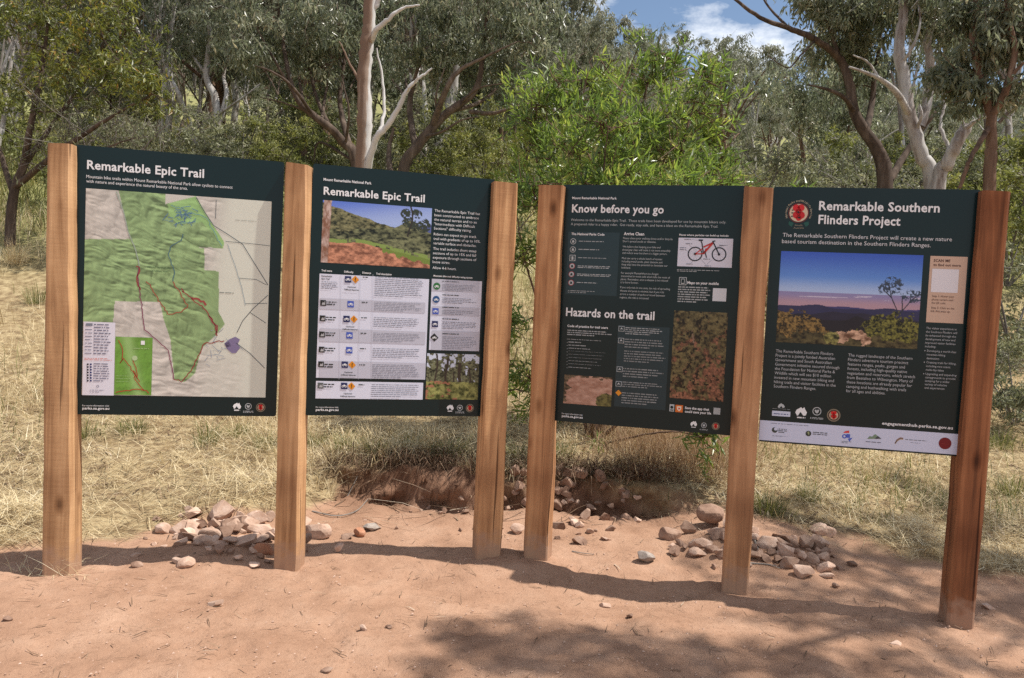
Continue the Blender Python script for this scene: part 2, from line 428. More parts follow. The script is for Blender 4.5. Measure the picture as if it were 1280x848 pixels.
def tree(name, label, cat, base, limbs, masses, bark, leaf, seed, leaf_n=130, leaf_l=.13, leaf_w=.03, clump=.28, droop=1.0,
         group=None, twig_r=.010, bare=0.0, spread=.6, rise=None, k=7, grey=None):
    """limbs: [(points, r0, r1)]; masses: [(centre, radius, clumps)]. One trunk mesh with all limbs and twigs, one crown mesh."""
    rng = np.random.default_rng(seed)
    root = empty(name, tuple(base))
    base = np.asarray(base, float)
    tb, cb = MB(), MB()
    nodes = []; nrad = []
    for li, (pts, r0, r1) in enumerate(limbs):
        pl = smooth_poly(np.asarray(pts) - base, 6, rng, min(r0, r1) * .05 + .002)
        rr = np.linspace(r0, r1, len(pl)) * (1 + .14 * (fbm(np.arange(len(pl)) * .12, np.full(len(pl), seed * 1.7 + li), 9, 2) - .5))
        tb.tube(pl, rr, k if r0 > .03 else 5, tint=rng.uniform(.2, .8))
        q = len(pl) // 4 if li == 0 else 1
        nodes.append(pl[q:]); nrad.append(rr[q:])
    nodes = np.vstack(nodes); nrad = np.concatenate(nrad)
    CC, SS, AX = [], [], []
    for (c, r, n) in masses:
        c = np.asarray(c, float) - base
        r3 = np.array([r, r, r * .8]) if np.isscalar(r) else np.asarray(r, float)
        for q in range(n):
            d = rng.normal(0, 1, 3); d /= np.linalg.norm(d) + 1e-9
            CC.append(c + d * r3 * rng.uniform(.15, 1.0) ** .5)
            SS.append(clump * rng.uniform(.7, 1.35))
    CC = np.array(CC); SS = np.array(SS)
    if len(CC):
        dist = np.array([np.min(np.linalg.norm(nodes - c, axis=1)) for c in CC])
        for q in np.argsort(dist):
            c = CC[q]
            dd = np.linalg.norm(nodes - c, axis=1) + .25 * np.clip(nodes[:, 2] - c[2], 0, None)
            h = int(np.argmin(dd)); p0 = nodes[h]
            if dd[h] < 1e-6: continue
            ln = np.linalg.norm(c - p0)
            mid = (p0 + c) / 2 + np.array([0, 0, .12 * ln]) + rng.normal(0, .10 * ln, 3)
            n = max(3, min(8, int(ln / .25) + 3))
            bz = bezier(p0, mid, c, n)
            bz[1:-1] += rng.normal(0, .02 * ln, bz[1:-1].shape)
            r0 = min(nrad[h] * .7, twig_r * (1 + 1.3 * ln)); rr = np.linspace(max(r0, .004), .004, n)
            tb.tube(bz, rr, 4, tint=rng.uniform(.2, .8))
            nodes = np.vstack([nodes, bz[1:]]); nrad = np.concatenate([nrad, rr[1:]])
            # fine twigs round the clump
            for _ in range(3):
                e = c + rng.normal(0, 1, 3) * SS[q] * .9
                tb.tube(np.array([bz[-2], (bz[-2] + e) / 2 + rng.normal(0, .04, 3), e]), [.005, .004, .002], 3, tint=rng.uniform(.2, .8))
        keep = rng.random(len(CC)) >= bare
        C2, S2 = CC[keep], SS[keep]
        am = None
        if rise is not None:
            am = (C2 - rise) ; am = am / (np.linalg.norm(am, axis=1)[:, None] + 1e-9)
        add_leaves(cb, C2, am, leaf_n, S2, leaf_l, leaf_w, rng, droop, spread=spread)
        cb.build('crown', leaf, root)
    tb.build('trunk', bark, root, smooth=True)
    tag(root, label, cat, group)
    return root

def limb(pts, r0, r1):
    """Limb from survey pixels with depths: (px, py, depth)."""
    return ([W(*p) for p in pts], r0, r1)
def mass(px, py, D, rpx, n):
    return (W(px, py, D), rpx * D / FPX, n)
def base_at(px, D):
    p = W(px, 300, D); return np.array([p[0], D, gz(p[0], D) - .05])
def rooted(px, D, *pts):
    return [base_at(px, D)] + [W(*p) for p in pts]
# ------------------------------------------------------------------ posts
def timber(name, c0, c1, c2, seed):
    m, N, K, P = mat(name)
    t = N.new('ShaderNodeTexCoord'); mp_ = N.new('ShaderNodeMapping')
    mp_.inputs['Scale'].default_value = (22, 22, 1.1); mp_.inputs['Location'].default_value = (seed * 3.1, seed * 1.7, seed)
    K(t.outputs['Object'], mp_.inputs['Vector'])
    n = N.new('ShaderNodeTexNoise'); n.inputs['Scale'].default_value = 1.0; n.inputs['Detail'].default_value = 7; n.inputs['Roughness'].default_value = .62
    n.inputs['Distortion'].default_value = .6
    K(mp_.outputs['Vector'], n.inputs['Vector'])
    r = ramp(N, [(0.30, c0), (0.52, c1), (0.74, c2)]); K(n.outputs['Fac'], r.inputs['Fac'])
    # broad patches
    n0 = N.new('ShaderNodeTexNoise'); n0.inputs['Scale'].default_value = 3.2; n0.inputs['Detail'].default_value = 3
    K(t.outputs['Object'], n0.inputs['Vector'])
    r0 = ramp(N, [(0.32, (.72, .66, .62)), (0.6, (1.06, 1.04, 1.0))]); K(n0.outputs['Fac'], r0.inputs['Fac'])
    m1 = N.new('ShaderNodeMix'); m1.data_type = 'RGBA'; m1.blend_type = 'MULTIPLY'; m1.inputs['Factor'].default_value = 1
    K(r.outputs['Color'], m1.inputs['A']); K(r0.outputs['Color'], m1.inputs['B'])
    # knots and thin checks
    v = N.new('ShaderNodeTexVoronoi'); v.inputs['Scale'].default_value = 1
    mk = N.new('ShaderNodeMapping'); mk.inputs['Scale'].default_value = (7, 7, 3.2); mk.inputs['Location'].default_value = (seed, seed * 2.3, seed * .7)
    K(t.outputs['Object'], mk.inputs['Vector']); K(mk.outputs['Vector'], v.inputs['Vector'])
    rk = ramp(N, [(0.04, (.22, .17, .14)), (0.12, (.62, .55, .5)), (0.2, (1, 1, 1))]); K(v.outputs['Distance'], rk.inputs['Fac'])
    m2 = N.new('ShaderNodeMix'); m2.data_type = 'RGBA'; m2.blend_type = 'MULTIPLY'; m2.inputs['Factor'].default_value = .85
    K(m1.outputs['Result'], m2.inputs['A']); K(rk.outputs['Color'], m2.inputs['B'])
    mc = N.new('ShaderNodeMapping'); mc.inputs['Scale'].default_value = (30, 30, .7); mc.inputs['Location'].default_value = (seed * 5, 0, seed)
    K(t.outputs['Object'], mc.inputs['Vector'])
    nc = N.new('ShaderNodeTexNoise'); nc.inputs['Scale'].default_value = 1; nc.inputs['Detail'].default_value = 2
    K(mc.outputs['Vector'], nc.inputs['Vector'])
    rc = ramp(N, [(0.30, (.16, .12, .10)), (0.335, (1, 1, 1))]); K(nc.outputs['Fac'], rc.inputs['Fac'])
    m3 = N.new('ShaderNodeMix'); m3.data_type = 'RGBA'; m3.blend_type = 'MULTIPLY'; m3.inputs['Factor'].default_value = .8
    K(m2.outputs['Result'], m3.inputs['A']); K(rc.outputs['Color'], m3.inputs['B'])
    # red dust splashed on the foot of the post (its origin sits on the ground)
    sz = N.new('ShaderNodeSeparateXYZ'); K(t.outputs['Object'], sz.inputs['Vector'])
    nd = N.new('ShaderNodeTexNoise'); nd.inputs['Scale'].default_value = 16; nd.inputs['Detail'].default_value = 5; K(t.outputs['Object'], nd.inputs['Vector'])
    md = N.new('ShaderNodeMath'); md.operation = 'MULTIPLY_ADD'; md.inputs[1].default_value = .30; K(nd.outputs['Fac'], md.inputs[0]); md.inputs[2].default_value = -.03
    sbm = N.new('ShaderNodeMath'); sbm.operation = 'SUBTRACT'; K(md.outputs['Value'], sbm.inputs[0]); K(sz.outputs['Z'], sbm.inputs[1])
    mrd = N.new('ShaderNodeMapRange'); mrd.inputs['From Min'].default_value = -.04; mrd.inputs['From Max'].default_value = .06; mrd.inputs['To Max'].default_value = .75
    K(sbm.outputs['Value'], mrd.inputs['Value'])
    m4 = N.new('ShaderNodeMix'); m4.data_type = 'RGBA'; m4.inputs['B'].default_value = (.36, .225, .155, 1)
    K(mrd.outputs['Result'], m4.inputs['Factor']); K(m3.outputs['Result'], m4.inputs['A'])
    K(m4.outputs['Result'], P.inputs['Base Color'])
    P.inputs['Roughness'].default_value = .8; P.inputs['Specular IOR Level'].default_value = .25
    # saw marks across the face + grain
    mw = N.new('ShaderNodeMapping'); mw.inputs['Scale'].default_value = (9, 9, 60); mw.inputs['Rotation'].default_value = (R(3), R(7), 0)
    K(t.outputs['Object'], mw.inputs['Vector'])
    nw = N.new('ShaderNodeTexNoise'); nw.inputs['Scale'].default_value = 1; nw.inputs['Detail'].default_value = 2
    K(mw.outputs['Vector'], nw.inputs['Vector'])
    ad = N.new('ShaderNodeMath'); ad.operation = 'MULTIPLY_ADD'; ad.inputs[1].default_value = .35; K(nw.outputs['Fac'], ad.inputs[0]); K(n.outputs['Fac'], ad.inputs[2])
    b = N.new('ShaderNodeBump'); b.inputs['Strength'].default_value = .5; b.inputs['Distance'].default_value = .004
    K(ad.outputs['Value'], b.inputs['Height']); K(b.outputs['Normal'], P.inputs['Normal'])
    return m

def ray_plane(px, py, p0, n):
    o = np.array([0, 0, EYE]); d = W(px, py, 1.0) - o
    return o + d * (np.dot(p0 - o, n) / np.dot(d, n))

def post(label, fl, fr, tl, tr, p0, yaw, depth, m, seed, chamfer=.006):
    """fl, fr: pixels of the front face's foot; tl, tr: of its head. p0/yaw: the vertical plane of that face."""
    rng = np.random.default_rng(seed)
    n = np.array([math.sin(R(yaw)), -math.cos(R(yaw)), 0])
    a, b = ray_plane(*fl, np.array(p0), n), ray_plane(*fr, np.array(p0), n)
    c, d = ray_plane(*tl, np.array(p0), n), ray_plane(*tr, np.array(p0), n)
    # run the foot down into the ground
    foot = gz(*((a + b) / 2)[:2]) - .12
    def down(q, t): s = (foot - q[2]) / (t[2] - q[2]); return q + (t - q) * s
    a, b = down(a, c), down(b, d)
    origin = np.array([(a[0] + b[0]) / 2, (a[1] + b[1]) / 2, foot + .12]) - n * depth / 2
    rows = 26
    V = []
    ex = np.array([math.cos(R(yaw)), math.sin(R(yaw)), 0])
    ring = None
    for q in range(rows):
        t = q / (rows - 1)
        l, r = a + (c - a) * t, b + (d - b) * t
        jl, jr = .010 * (fbm(np.array([t * 7, t * 7]), np.array([seed * 3.1, seed * 5.7]), 8, 3) - .5) + rng.normal(0, .0008, 2)
        l = l + ex * jl; r = r + ex * jr
        ch = chamfer * (1 + .8 * vnoise(t * 9, seed, seed)) 
        pts = [l + ex * ch, r - ex * ch, r - n * ch, r - n * (depth - ch), r - ex * ch - n * depth, l + ex * ch - n * depth, l - n * (depth - ch), l - n * ch]
        V += [p - origin for p in pts]
    mb = MB()
    F = []
    for q in range(rows - 1):
        for s in range(8):
            s2 = (s + 1) % 8
            F.append([q * 8 + s, q * 8 + s2, q * 8 + 8 + s2, q * 8 + 8 + s])
    V = np.array(V)
    mb.add(V, F)
    top = V[-8:]
    mb.add(top + np.array([0, 0, .0]), [[0, 1, 2, 3], [0, 3, 4, 7], [4, 5, 6, 7]])
    o = mb.build('timber_post', m, loc=tuple(origin))
    tag(o, label, 'post', 'timber posts of the sign row')
    return o

BR = [  # board corners: TL, TR, BR, BL in world metres relative to the eye, then yaw
    ((-2.13, 3.811), (-1.197, 4.039), (.664, -.636), 13.76),
    ((-1.061, 4.08), (-.135, 4.336), (.670, -.63), 15.42),
    ((.243, 4.358), (1.169, 4.104), (.662, -.638), -15.35),
    ((1.291, 4.031), (2.232, 3.842), (.651, -.649), -11.36)]
TW_A = timber('timber_pale', (0.246, 0.129, 0.062), (0.493, 0.296, 0.153), (0.666, 0.433, 0.241), 1.0)
TW_B = timber('timber_tan', (0.310, 0.163, 0.078), (0.558, 0.333, 0.172), (0.728, 0.471, 0.267), 2.4)
TW_C = timber('timber_warm', (0.254, 0.125, 0.060), (0.493, 0.275, 0.136), (0.683, 0.426, 0.225), 3.7)
TW_D = timber('timber_brown', (0.245, 0.117, 0.056), (0.440, 0.230, 0.112), (0.601, 0.358, 0.188), 5.2)
TW_E = timber('timber_grey_brown', (0.249, 0.123, 0.064), (0.443, 0.239, 0.123), (0.604, 0.353, 0.194), 6.1)
TW_F = timber('timber_red', (.129, .052, .025), (.258, .103, .046), (.393, .174, .081), 7.9)
post('rough sawn pale timber post at the left end of the row, beside the map board', (51.5, 710), (90, 710), (57.5, 178.5), (89.5, 180), (-2.12, 3.745, 0), 8, .13, TW_A, 1, .012)
post('timber post between the map board and the trail list board, two tone tan', (340.5, 714), (371.5, 714), (356.5, 202.5), (383.5, 206), (-1.13, 4.00, 0), -3, .13, TW_B, 2, .007)
post('timber post with a dark knot low down, right of the trail list board', (596, 698), (626, 698), (618, 226.5), (648, 229.5), (-.08, 4.27, 0), 15.4, .13, TW_C, 3)
post('timber post with a pale right edge, left of the Know before you go board', (654, 703), (683, 703), (672.5, 231.5), (703, 231.5), (.19, 4.29, 0), -15.3, .13, TW_D, 4)
post('grey brown timber post between the hazards board and the flora project board', (902, 742), (935, 742), (931, 233), (967, 235), (1.24, 3.99, 0), -14, .13, TW_E, 5)
post('dark reddish timber post at the right end of the sign row', (1183, 792), (1218, 792), (1228, 238), (1264, 239.5), (2.25, 3.775, 0), -11.4, .14, TW_F, 6, .008)

# ------------------------------------------------------------------ information boards
def print_mat():
    m, N, K, P = mat('printed_sheet')
    a = N.new('ShaderNodeAttribute'); a.attribute_name = 'col'
    K(a.outputs['Color'], P.inputs['Base Color'])
    P.inputs['Roughness'].default_value = .30
    P.inputs['Specular IOR Level'].default_value = .30
    ge = N.new('ShaderNodeNewGeometry'); n = N.new('ShaderNodeTexNoise'); n.inputs['Scale'].default_value = 2.2; n.inputs['Detail'].default_value = 3
    K(ge.outputs['Position'], n.inputs['Vector'])
    b = N.new('ShaderNodeBump'); b.inputs['Strength'].default_value = .12; b.inputs['Distance'].default_value = .02
    K(n.outputs['Fac'], b.inputs['Height']); K(b.outputs['Normal'], P.inputs['Normal'])
    mr = N.new('ShaderNodeMapRange'); mr.inputs['To Min'].default_value = .14; mr.inputs['To Max'].default_value = .30
    K(n.outputs['Fac'], mr.inputs['Value']); K(mr.outputs['Result'], P.inputs['Roughness'])
    return m
PRINT = print_mat()
def lin(*c):
    c = np.array(c, float) / 255
    return np.where(c <= .04045, c / 12.92, ((c + .055) / 1.055) ** 2.4)
WHITE = lin(226, 228, 230); GREYT = lin(176, 182, 184); INK = lin(45, 50, 52); BOARD = lin(8, 33, 36)

_txt = {}
def text_geo(s, bold):
    if (s, bold) in _txt: return _txt[s, bold]
    cu = bpy.data.curves.new('lettering', 'FONT'); cu.body = s; cu.size = 1.0; cu.resolution_u = 2
    if bold: cu.offset = .022
    cu.space_character = 1.04 if bold else 1.0
    o = bpy.data.objects.new('lettering', cu); col.objects.link(o)
    dg = bpy.context.evaluated_depsgraph_get(); dg.update()
    me = bpy.data.meshes.new_from_object(o.evaluated_get(dg))
    V = np.array([v.co[:2] for v in me.vertices]); F = [list(p.vertices) for p in me.polygons]
    bpy.data.objects.remove(o); bpy.data.meshes.remove(me); bpy.data.curves.remove(cu)
    _txt[s, bold] = (V, F)
    return V, F

class Board:
    def __init__(s, name, label, k, px, crop):
        (x0, y0), (x1, y1), (zt, zb), yaw = BR[k]
        s.Wd = math.hypot(x1 - x0, y1 - y0); s.H = zt - zb
        s.root = empty(name, ((x0 + x1) / 2, (y0 + y1) / 2, EYE + zb), math.atan2(y1 - y0, x1 - x0))
        tag(s.root, label, 'information board', 'information boards of the sign row')
        s.crop = crop
        A = []; B = []
        for (x, y), (u, v) in zip(px, ((0, 0), (1, 0), (1, 1), (0, 1))):
            A += [[x, y, 1, 0, 0, 0, -u * x, -u * y], [0, 0, 0, x, y, 1, -v * x, -v * y]]; B += [u, v]
        s.h = np.append(np.linalg.solve(np.array(A, float), np.array(B, float)), 1).reshape(3, 3)
        mb = MB()
        th = .010
        # sheet with slightly rounded corners
        r = .012; pts = []
        for cx, cy, a0 in ((s.Wd / 2 - r, s.H - r, 0), (-s.Wd / 2 + r, s.H - r, 90), (-s.Wd / 2 + r, r, 180), (s.Wd / 2 - r, r, 270)):
            for q in range(5):
                an = R(a0 + q * 22.5); pts.append((cx + r * math.cos(an), cy + r * math.sin(an)))
        n = len(pts); P2 = np.array(pts)
        f = np.column_stack([P2[:, 0], np.full(n, -th / 2), P2[:, 1]]); b = f + [0, th, 0]
        V = np.vstack([f, b])
        mb.add(V, [[0, q, q + 1] for q in range(1, n - 1)], color=BOARD)
        mb.add(b, [[0, q + 1, q] for q in range(1, n - 1)], color=lin(150, 150, 148))
        mb.add(V, [[q, q + n, (q + 1) % n + n, (q + 1) % n] for q in range(n)], color=lin(120, 124, 122))
        mb.build('panel_sheet', PRINT, s.root, use_color=True)
    def uv(s, x, y):
        """Zoom-sheet coordinates -> board fractions."""
        cx, cy, sc = s.crop
        q = s.h @ np.array([cx + x / sc, cy + y / sc, 1.0])
        return q[:2] / q[2]
    def loc(s, u, v, layer):
        return np.stack([(np.asarray(u) - .5) * s.Wd, np.full(np.shape(u), -.005 - .0009 * layer), (1 - np.asarray(v)) * s.H], -1)
    # --- drawing
    def poly(s, mb, zpts, c, layer=1):
        q = np.array([s.uv(*p) for p in zpts])
        s.upoly(mb, q, c, layer)
    def upoly(s, mb, q, c, layer):
        q = np.asarray(q, float); n = len(q)
        if n <= 4: mb.add(s.loc(q[:, 0], q[:, 1], layer), [list(range(n))], color=c)
        else:
            cen = q.mean(0); q = np.vstack([q, cen])
            mb.add(s.loc(q[:, 0], q[:, 1], layer), [[i, (i + 1) % n, n] for i in range(n)], color=c)
    def rect(s, mb, x0, y0, x1, y1, c, layer=1):
        """Upright rectangle in board space between two zoom-sheet corners (TL, BR)."""
        a, b = s.uv(x0, y0), s.uv(x1, y1)
        s.upoly(mb, [[a[0], a[1]], [b[0], a[1]], [b[0], b[1]], [a[0], b[1]]], c, layer)
        return a, b
    def disc(s, mb, x, y, r, c, layer=1, n=20, r_in=None):
        u, v = s.uv(x, y); ru = s.uv(x + r, y)[0] - u; rv = ru * s.Wd / s.H
        an = np.linspace(0, 2 * np.pi, n, endpoint=False)
        o = np.column_stack([u + ru * np.cos(an), v + rv * np.sin(an)])
        if r_in is None: s.upoly(mb, o, c, layer); return
        k_ = r_in / r
        i = np.column_stack([u + ru * k_ * np.cos(an), v + rv * k_ * np.sin(an)])
        q = np.vstack([o, i])
        mb.add(s.loc(q[:, 0], q[:, 1], layer), [[a, (a + 1) % n, (a + 1) % n + n, a + n] for a in range(n)], color=c)
    def line(s, mb, zpts, wd, c, layer=2, jag=0, seed=0):
        q = np.array([s.uv(*p) for p in zpts]) * np.array([s.Wd, s.H])
        if jag:
            rng = np.random.default_rng(seed)
            out = [q[0]]
            for a, b in zip(q[:-1], q[1:]):
                n = max(2, int(np.linalg.norm(b - a) / .011))
                for t in np.linspace(0, 1, n + 1)[1:]: out.append(a + (b - a) * t + rng.normal(0, jag, 2) * (t < 1))
            q = np.array(out)
        t = np.gradient(q, axis=0); t /= np.linalg.norm(t, axis=1)[:, None] + 1e-9
        nn = np.column_stack([-t[:, 1], t[:, 0]]) * wd / 2
        l, r = (q + nn) / [s.Wd, s.H], (q - nn) / [s.Wd, s.H]
        n = len(q); V = np.vstack([l, r])
        mb.add(s.loc(V[:, 0], V[:, 1], layer), [[i, i + 1, n + i + 1, n + i] for i in range(n - 1)], color=c)
    def text(s, mb, t, x0, y0, x1, y1, cap, c=WHITE, bold=False, layer=2):
        """One line of lettering from baseline start to baseline end; cap = capital height in sheet pixels."""
        V, F = text_geo(t, bold)
        a, b = s.uv(x0, y0), s.uv(x1, y1)
        hv = s.uv(x0, y0)[1] - s.uv(x0, y0 - cap)[1]
        v = (a[1] + b[1]) / 2
        su = (b[0] - a[0]) / (V[:, 0].max() - V[:, 0].min())
        s._put(mb, V, F, a[0], v, su, hv / .73, c, layer)
    def _put(s, mb, V, F, u0, v, su, sv, c, layer):
        u = u0 + (V[:, 0] - V[:, 0].min()) * su; vv = v - V[:, 1] * sv
        P3 = s.loc(u, vv, layer)
        tri = [f for f in F if len(f) == 3]; quad = [f for f in F if len(f) == 4]
        if tri: mb.add(P3, tri, color=c)
        if quad: mb.add(P3, quad, color=c)
        for f in F:
            if len(f) > 4: mb.add(P3[f], [[0, i, i + 1] for i in range(1, len(f) - 1)], color=c)
    def para(s, mb, lines, x0, y0, x1, y1, cap, wmax, c=WHITE, bold=False, layer=2):
        """Lines with first baseline start (x0,y0), last baseline start (x1,y1); longest line spans wmax sheet pixels."""
        g = [text_geo(t, bold) if t else None for t in lines]
        wid = [0 if q is None else q[0][:, 0].max() - q[0][:, 0].min() for q in g]
        a, b = s.uv(x0, y0), s.uv(x1, y1)
        su = (s.uv(x0 + wmax, y0)[0] - a[0]) / max(wid)
        hv = a[1] - s.uv(x0, y0 - cap)[1]
        n = max(1, len(lines) - 1)
        for i, q in enumerate(g):
            if q is not None: s._put(mb, q[0], q[1], a[0], a[1] + (b[1] - a[1]) * i / n, su, hv / .73, c, layer)
    def fine(s, mb, x0, y0, x1, y1, n, c, seed=0, layer=2, fill=.5, last=.6, gap=0.3):
        """Lettering too small to read: n rows of word-long dashes in the block TL..BR."""
        rng = np.random.default_rng(seed)
        a, b = s.uv(x0, y0), s.uv(x1, y1)
        hrow = (b[1] - a[1]) / n
        for i in range(n):
            end = a[0] + (b[0] - a[0]) * (rng.uniform(.82, 1) if i < n - 1 else last)
            u = a[0]; v0 = a[1] + hrow * (i + .2); v1 = v0 + hrow * fill
            while u < end:
                wl = rng.choice([.006, .010, .014, .018, .024, .032])
                e = min(u + wl, end)
                s.upoly(mb, [[u, v0], [e, v0], [e, v1], [u, v1]], c * rng.uniform(.85, 1.05), layer)
                u = e + .0042
    def picture(s, name, tl, br, fn, nx, ny, layer=1, label=None):
        a, b = s.uv(*tl), s.uv(*br)
        u, v = np.meshgrid(np.linspace(a[0], b[0], nx), np.linspace(a[1], b[1], ny), indexing='ij')
        S, T = np.meshgrid(np.linspace(0, 1, nx), np.linspace(0, 1, ny), indexing='ij')
        C = fn(S, T)
        mb = MB()
        i, j = np.meshgrid(np.arange(nx - 1), np.arange(ny - 1), indexing='ij')
        F = np.stack([i * ny + j, i * ny + j + 1, (i + 1) * ny + j + 1, (i + 1) * ny + j], -1).reshape(-1, 4)
        mb.add(s.loc(u.ravel(), v.ravel(), layer), F, color=C.reshape(-1, 3))
        o = mb.build(name, PRINT, s.root, use_color=True)
        if label: o['label'] = label
        return o, a, b
    def part(s, mb, name, label=None):
        if not mb.v: return
        o = mb.build(name, PRINT, s.root, use_color=True)
        if label: o['label'] = label
        return o
    # --- small emblems at the foot of every board
    def map_emblem(s, x, y, r, c=WHITE):
        mb = MB()
        P_ = [(-1, -.1), (-.75, -.55), (-.35, -.75), (0, -.95), (.25, -.7), (.55, -.95), (.72, -.5), (1, -.05), (.8, .45), (.45, .55), (.2, .3), (0, .05), (-.25, .35), (-.7, .5)]
        s.poly(mb, [(x + r * a, y + r * b) for a, b in P_], c)
        s.poly(mb, [(x - r * .55, y + r * .5), (x - r * .1, y - r * .15), (x + .35 * r, y + r * .5)], BOARD, 2)
        s.fine(mb, x - r * .7, y + r * .62, x + r * .7, y + r * 1.0, 1, c, 3, fill=.8, last=1)
        s.part(mb, 'state_map_emblem')
    def round_emblem(s, x, y, r, c=GREYT):
        mb = MB()
        s.disc(mb, x, y, r, c, 1, 24, r * .82)
        s.poly(mb, [(x - .55 * r, y - .25 * r), (x - .2 * r, y - .4 * r), (x, y - .1 * r), (x + .2 * r, y - .4 * r), (x + .55 * r, y - .25 * r), (x + .3 * r, y + .3 * r), (x, y + .5 * r), (x - .3 * r, y + .3 * r)], c)
        s.fine(mb, x - r * 1.5, y + r * 1.25, x + r * 1.5, y + r * 1.95, 2, c, 5, fill=.55, last=1)
        s.part(mb, 'government_emblem')
    def crest(s, x, y, r, dim=.8, lettered=False):
        mb = MB()
        ring = lin(150, 140, 120) * dim
        if lettered:
            words = 'National Parks and Wildlife Service'
            u, v = s.uv(x, y); ru = s.uv(x + r, y)[0] - u
            tot = sum(.7 if ch != ' ' else .45 for ch in words); ang = -205.0
            for ch in words:
                stp = 232 * ((.7 if ch != ' ' else .45) / tot)
                if ch != ' ':
                    V, F = text_geo(ch, True)
                    th = R(ang + stp / 2); sc = ru * s.Wd * .21
                    cx = (V[:, 0].max() + V[:, 0].min()) / 2
                    lx, ly = (V[:, 0] - cx) * sc, (V[:, 1]) * sc
                    rad = ru * s.Wd * .84 + ly
                    px = rad * np.cos(th) - lx * np.sin(th); py = rad * np.sin(th) + lx * np.cos(th)
                    P3 = s.loc(u + px / s.Wd, v + py / s.H, 2)
                    mb.add(P3, [f for f in F if len(f) == 3], color=ring * 1.25)
                ang += stp
            s.disc(mb, x, y, r * .74, lin(120, 40, 35), 1, 28, r * .70)
            s.text(mb, 'South', x - r * .28, y + r * .93, x + r * .25, y + r * .95, r * .13, ring)
            s.text(mb, 'Australia', x - r * .38, y + r * 1.12, x + r * .36, y + r * 1.14, r * .13, ring)
            for sx in (-1, 1):
                s.poly(mb, [(x + sx * r * .35, y + r * .72), (x + sx * r * .7, y + r * .6), (x + sx * r * .72, y + r * .85), (x + sx * r * .5, y + r * 1.0)], lin(30, 80, 70))
        else:
            s.disc(mb, x, y, r, ring * .8, 1, 24, r * .82)
            s.disc(mb, x, y, r * .74, lin(110, 45, 38), 1, 24, r * .68)
        s.disc(mb, x, y, r * .66, lin(205, 185, 160) * dim, 1, 26)
        red = lin(200, 30, 35)
        for dx, dy, q in ((-.16, -.36, .26), (.17, -.36, .26), (-.15, .14, .28), (.17, .16, .28), (0, -.1, .22), (0, .38, .2)):
            s.disc(mb, x + dx * r, y + dy * r, q * r, red * (1 if dy < 0 else .85), 2, 10)
        s.disc(mb, x - .02 * r, y - .06 * r, .08 * r, lin(30, 20, 20), 3, 8); s.disc(mb, x + .02 * r, y + .34 * r, .07 * r, lin(30, 20, 20), 3, 8)
        for sx, sy in ((-.45, 0), (-.48, .25), (-.42, -.2)):
            s.poly(mb, [(x + sx * r - .1 * r, y + sy * r), (x + sx * r, y + sy * r - .06 * r), (x + sx * r + .1 * r, y + sy * r), (x + sx * r, y + sy * r + .06 * r)], lin(70, 80, 70), 2)
        s.part(mb, 'park_service_crest')

def inpoly(S, T, pts):
    pts = np.asarray(pts, float); inside = np.zeros(S.shape, bool); n = len(pts)
    for i in range(n):
        (x0, y0), (x1, y1) = pts[i], pts[(i + 1) % n]
        if y0 == y1: continue
        c = ((y0 > T) != (y1 > T)) & (S < (x1 - x0) * (T - y0) / (y1 - y0) + x0)
        inside ^= c
    return inside
def lay(C, m, c):
    m = np.asarray(m, float)[..., None]
    return C * (1 - m) + np.asarray(c) * m
def blobs(S, T, sc, seed, lo, hi, oct_=4):
    n = np.clip((fbm(S * sc, T * sc, seed, oct_, .62) - .30) / .4, 0, 1)
    return np.asarray(lo) + (np.asarray(hi) - np.asarray(lo)) * n[..., None]

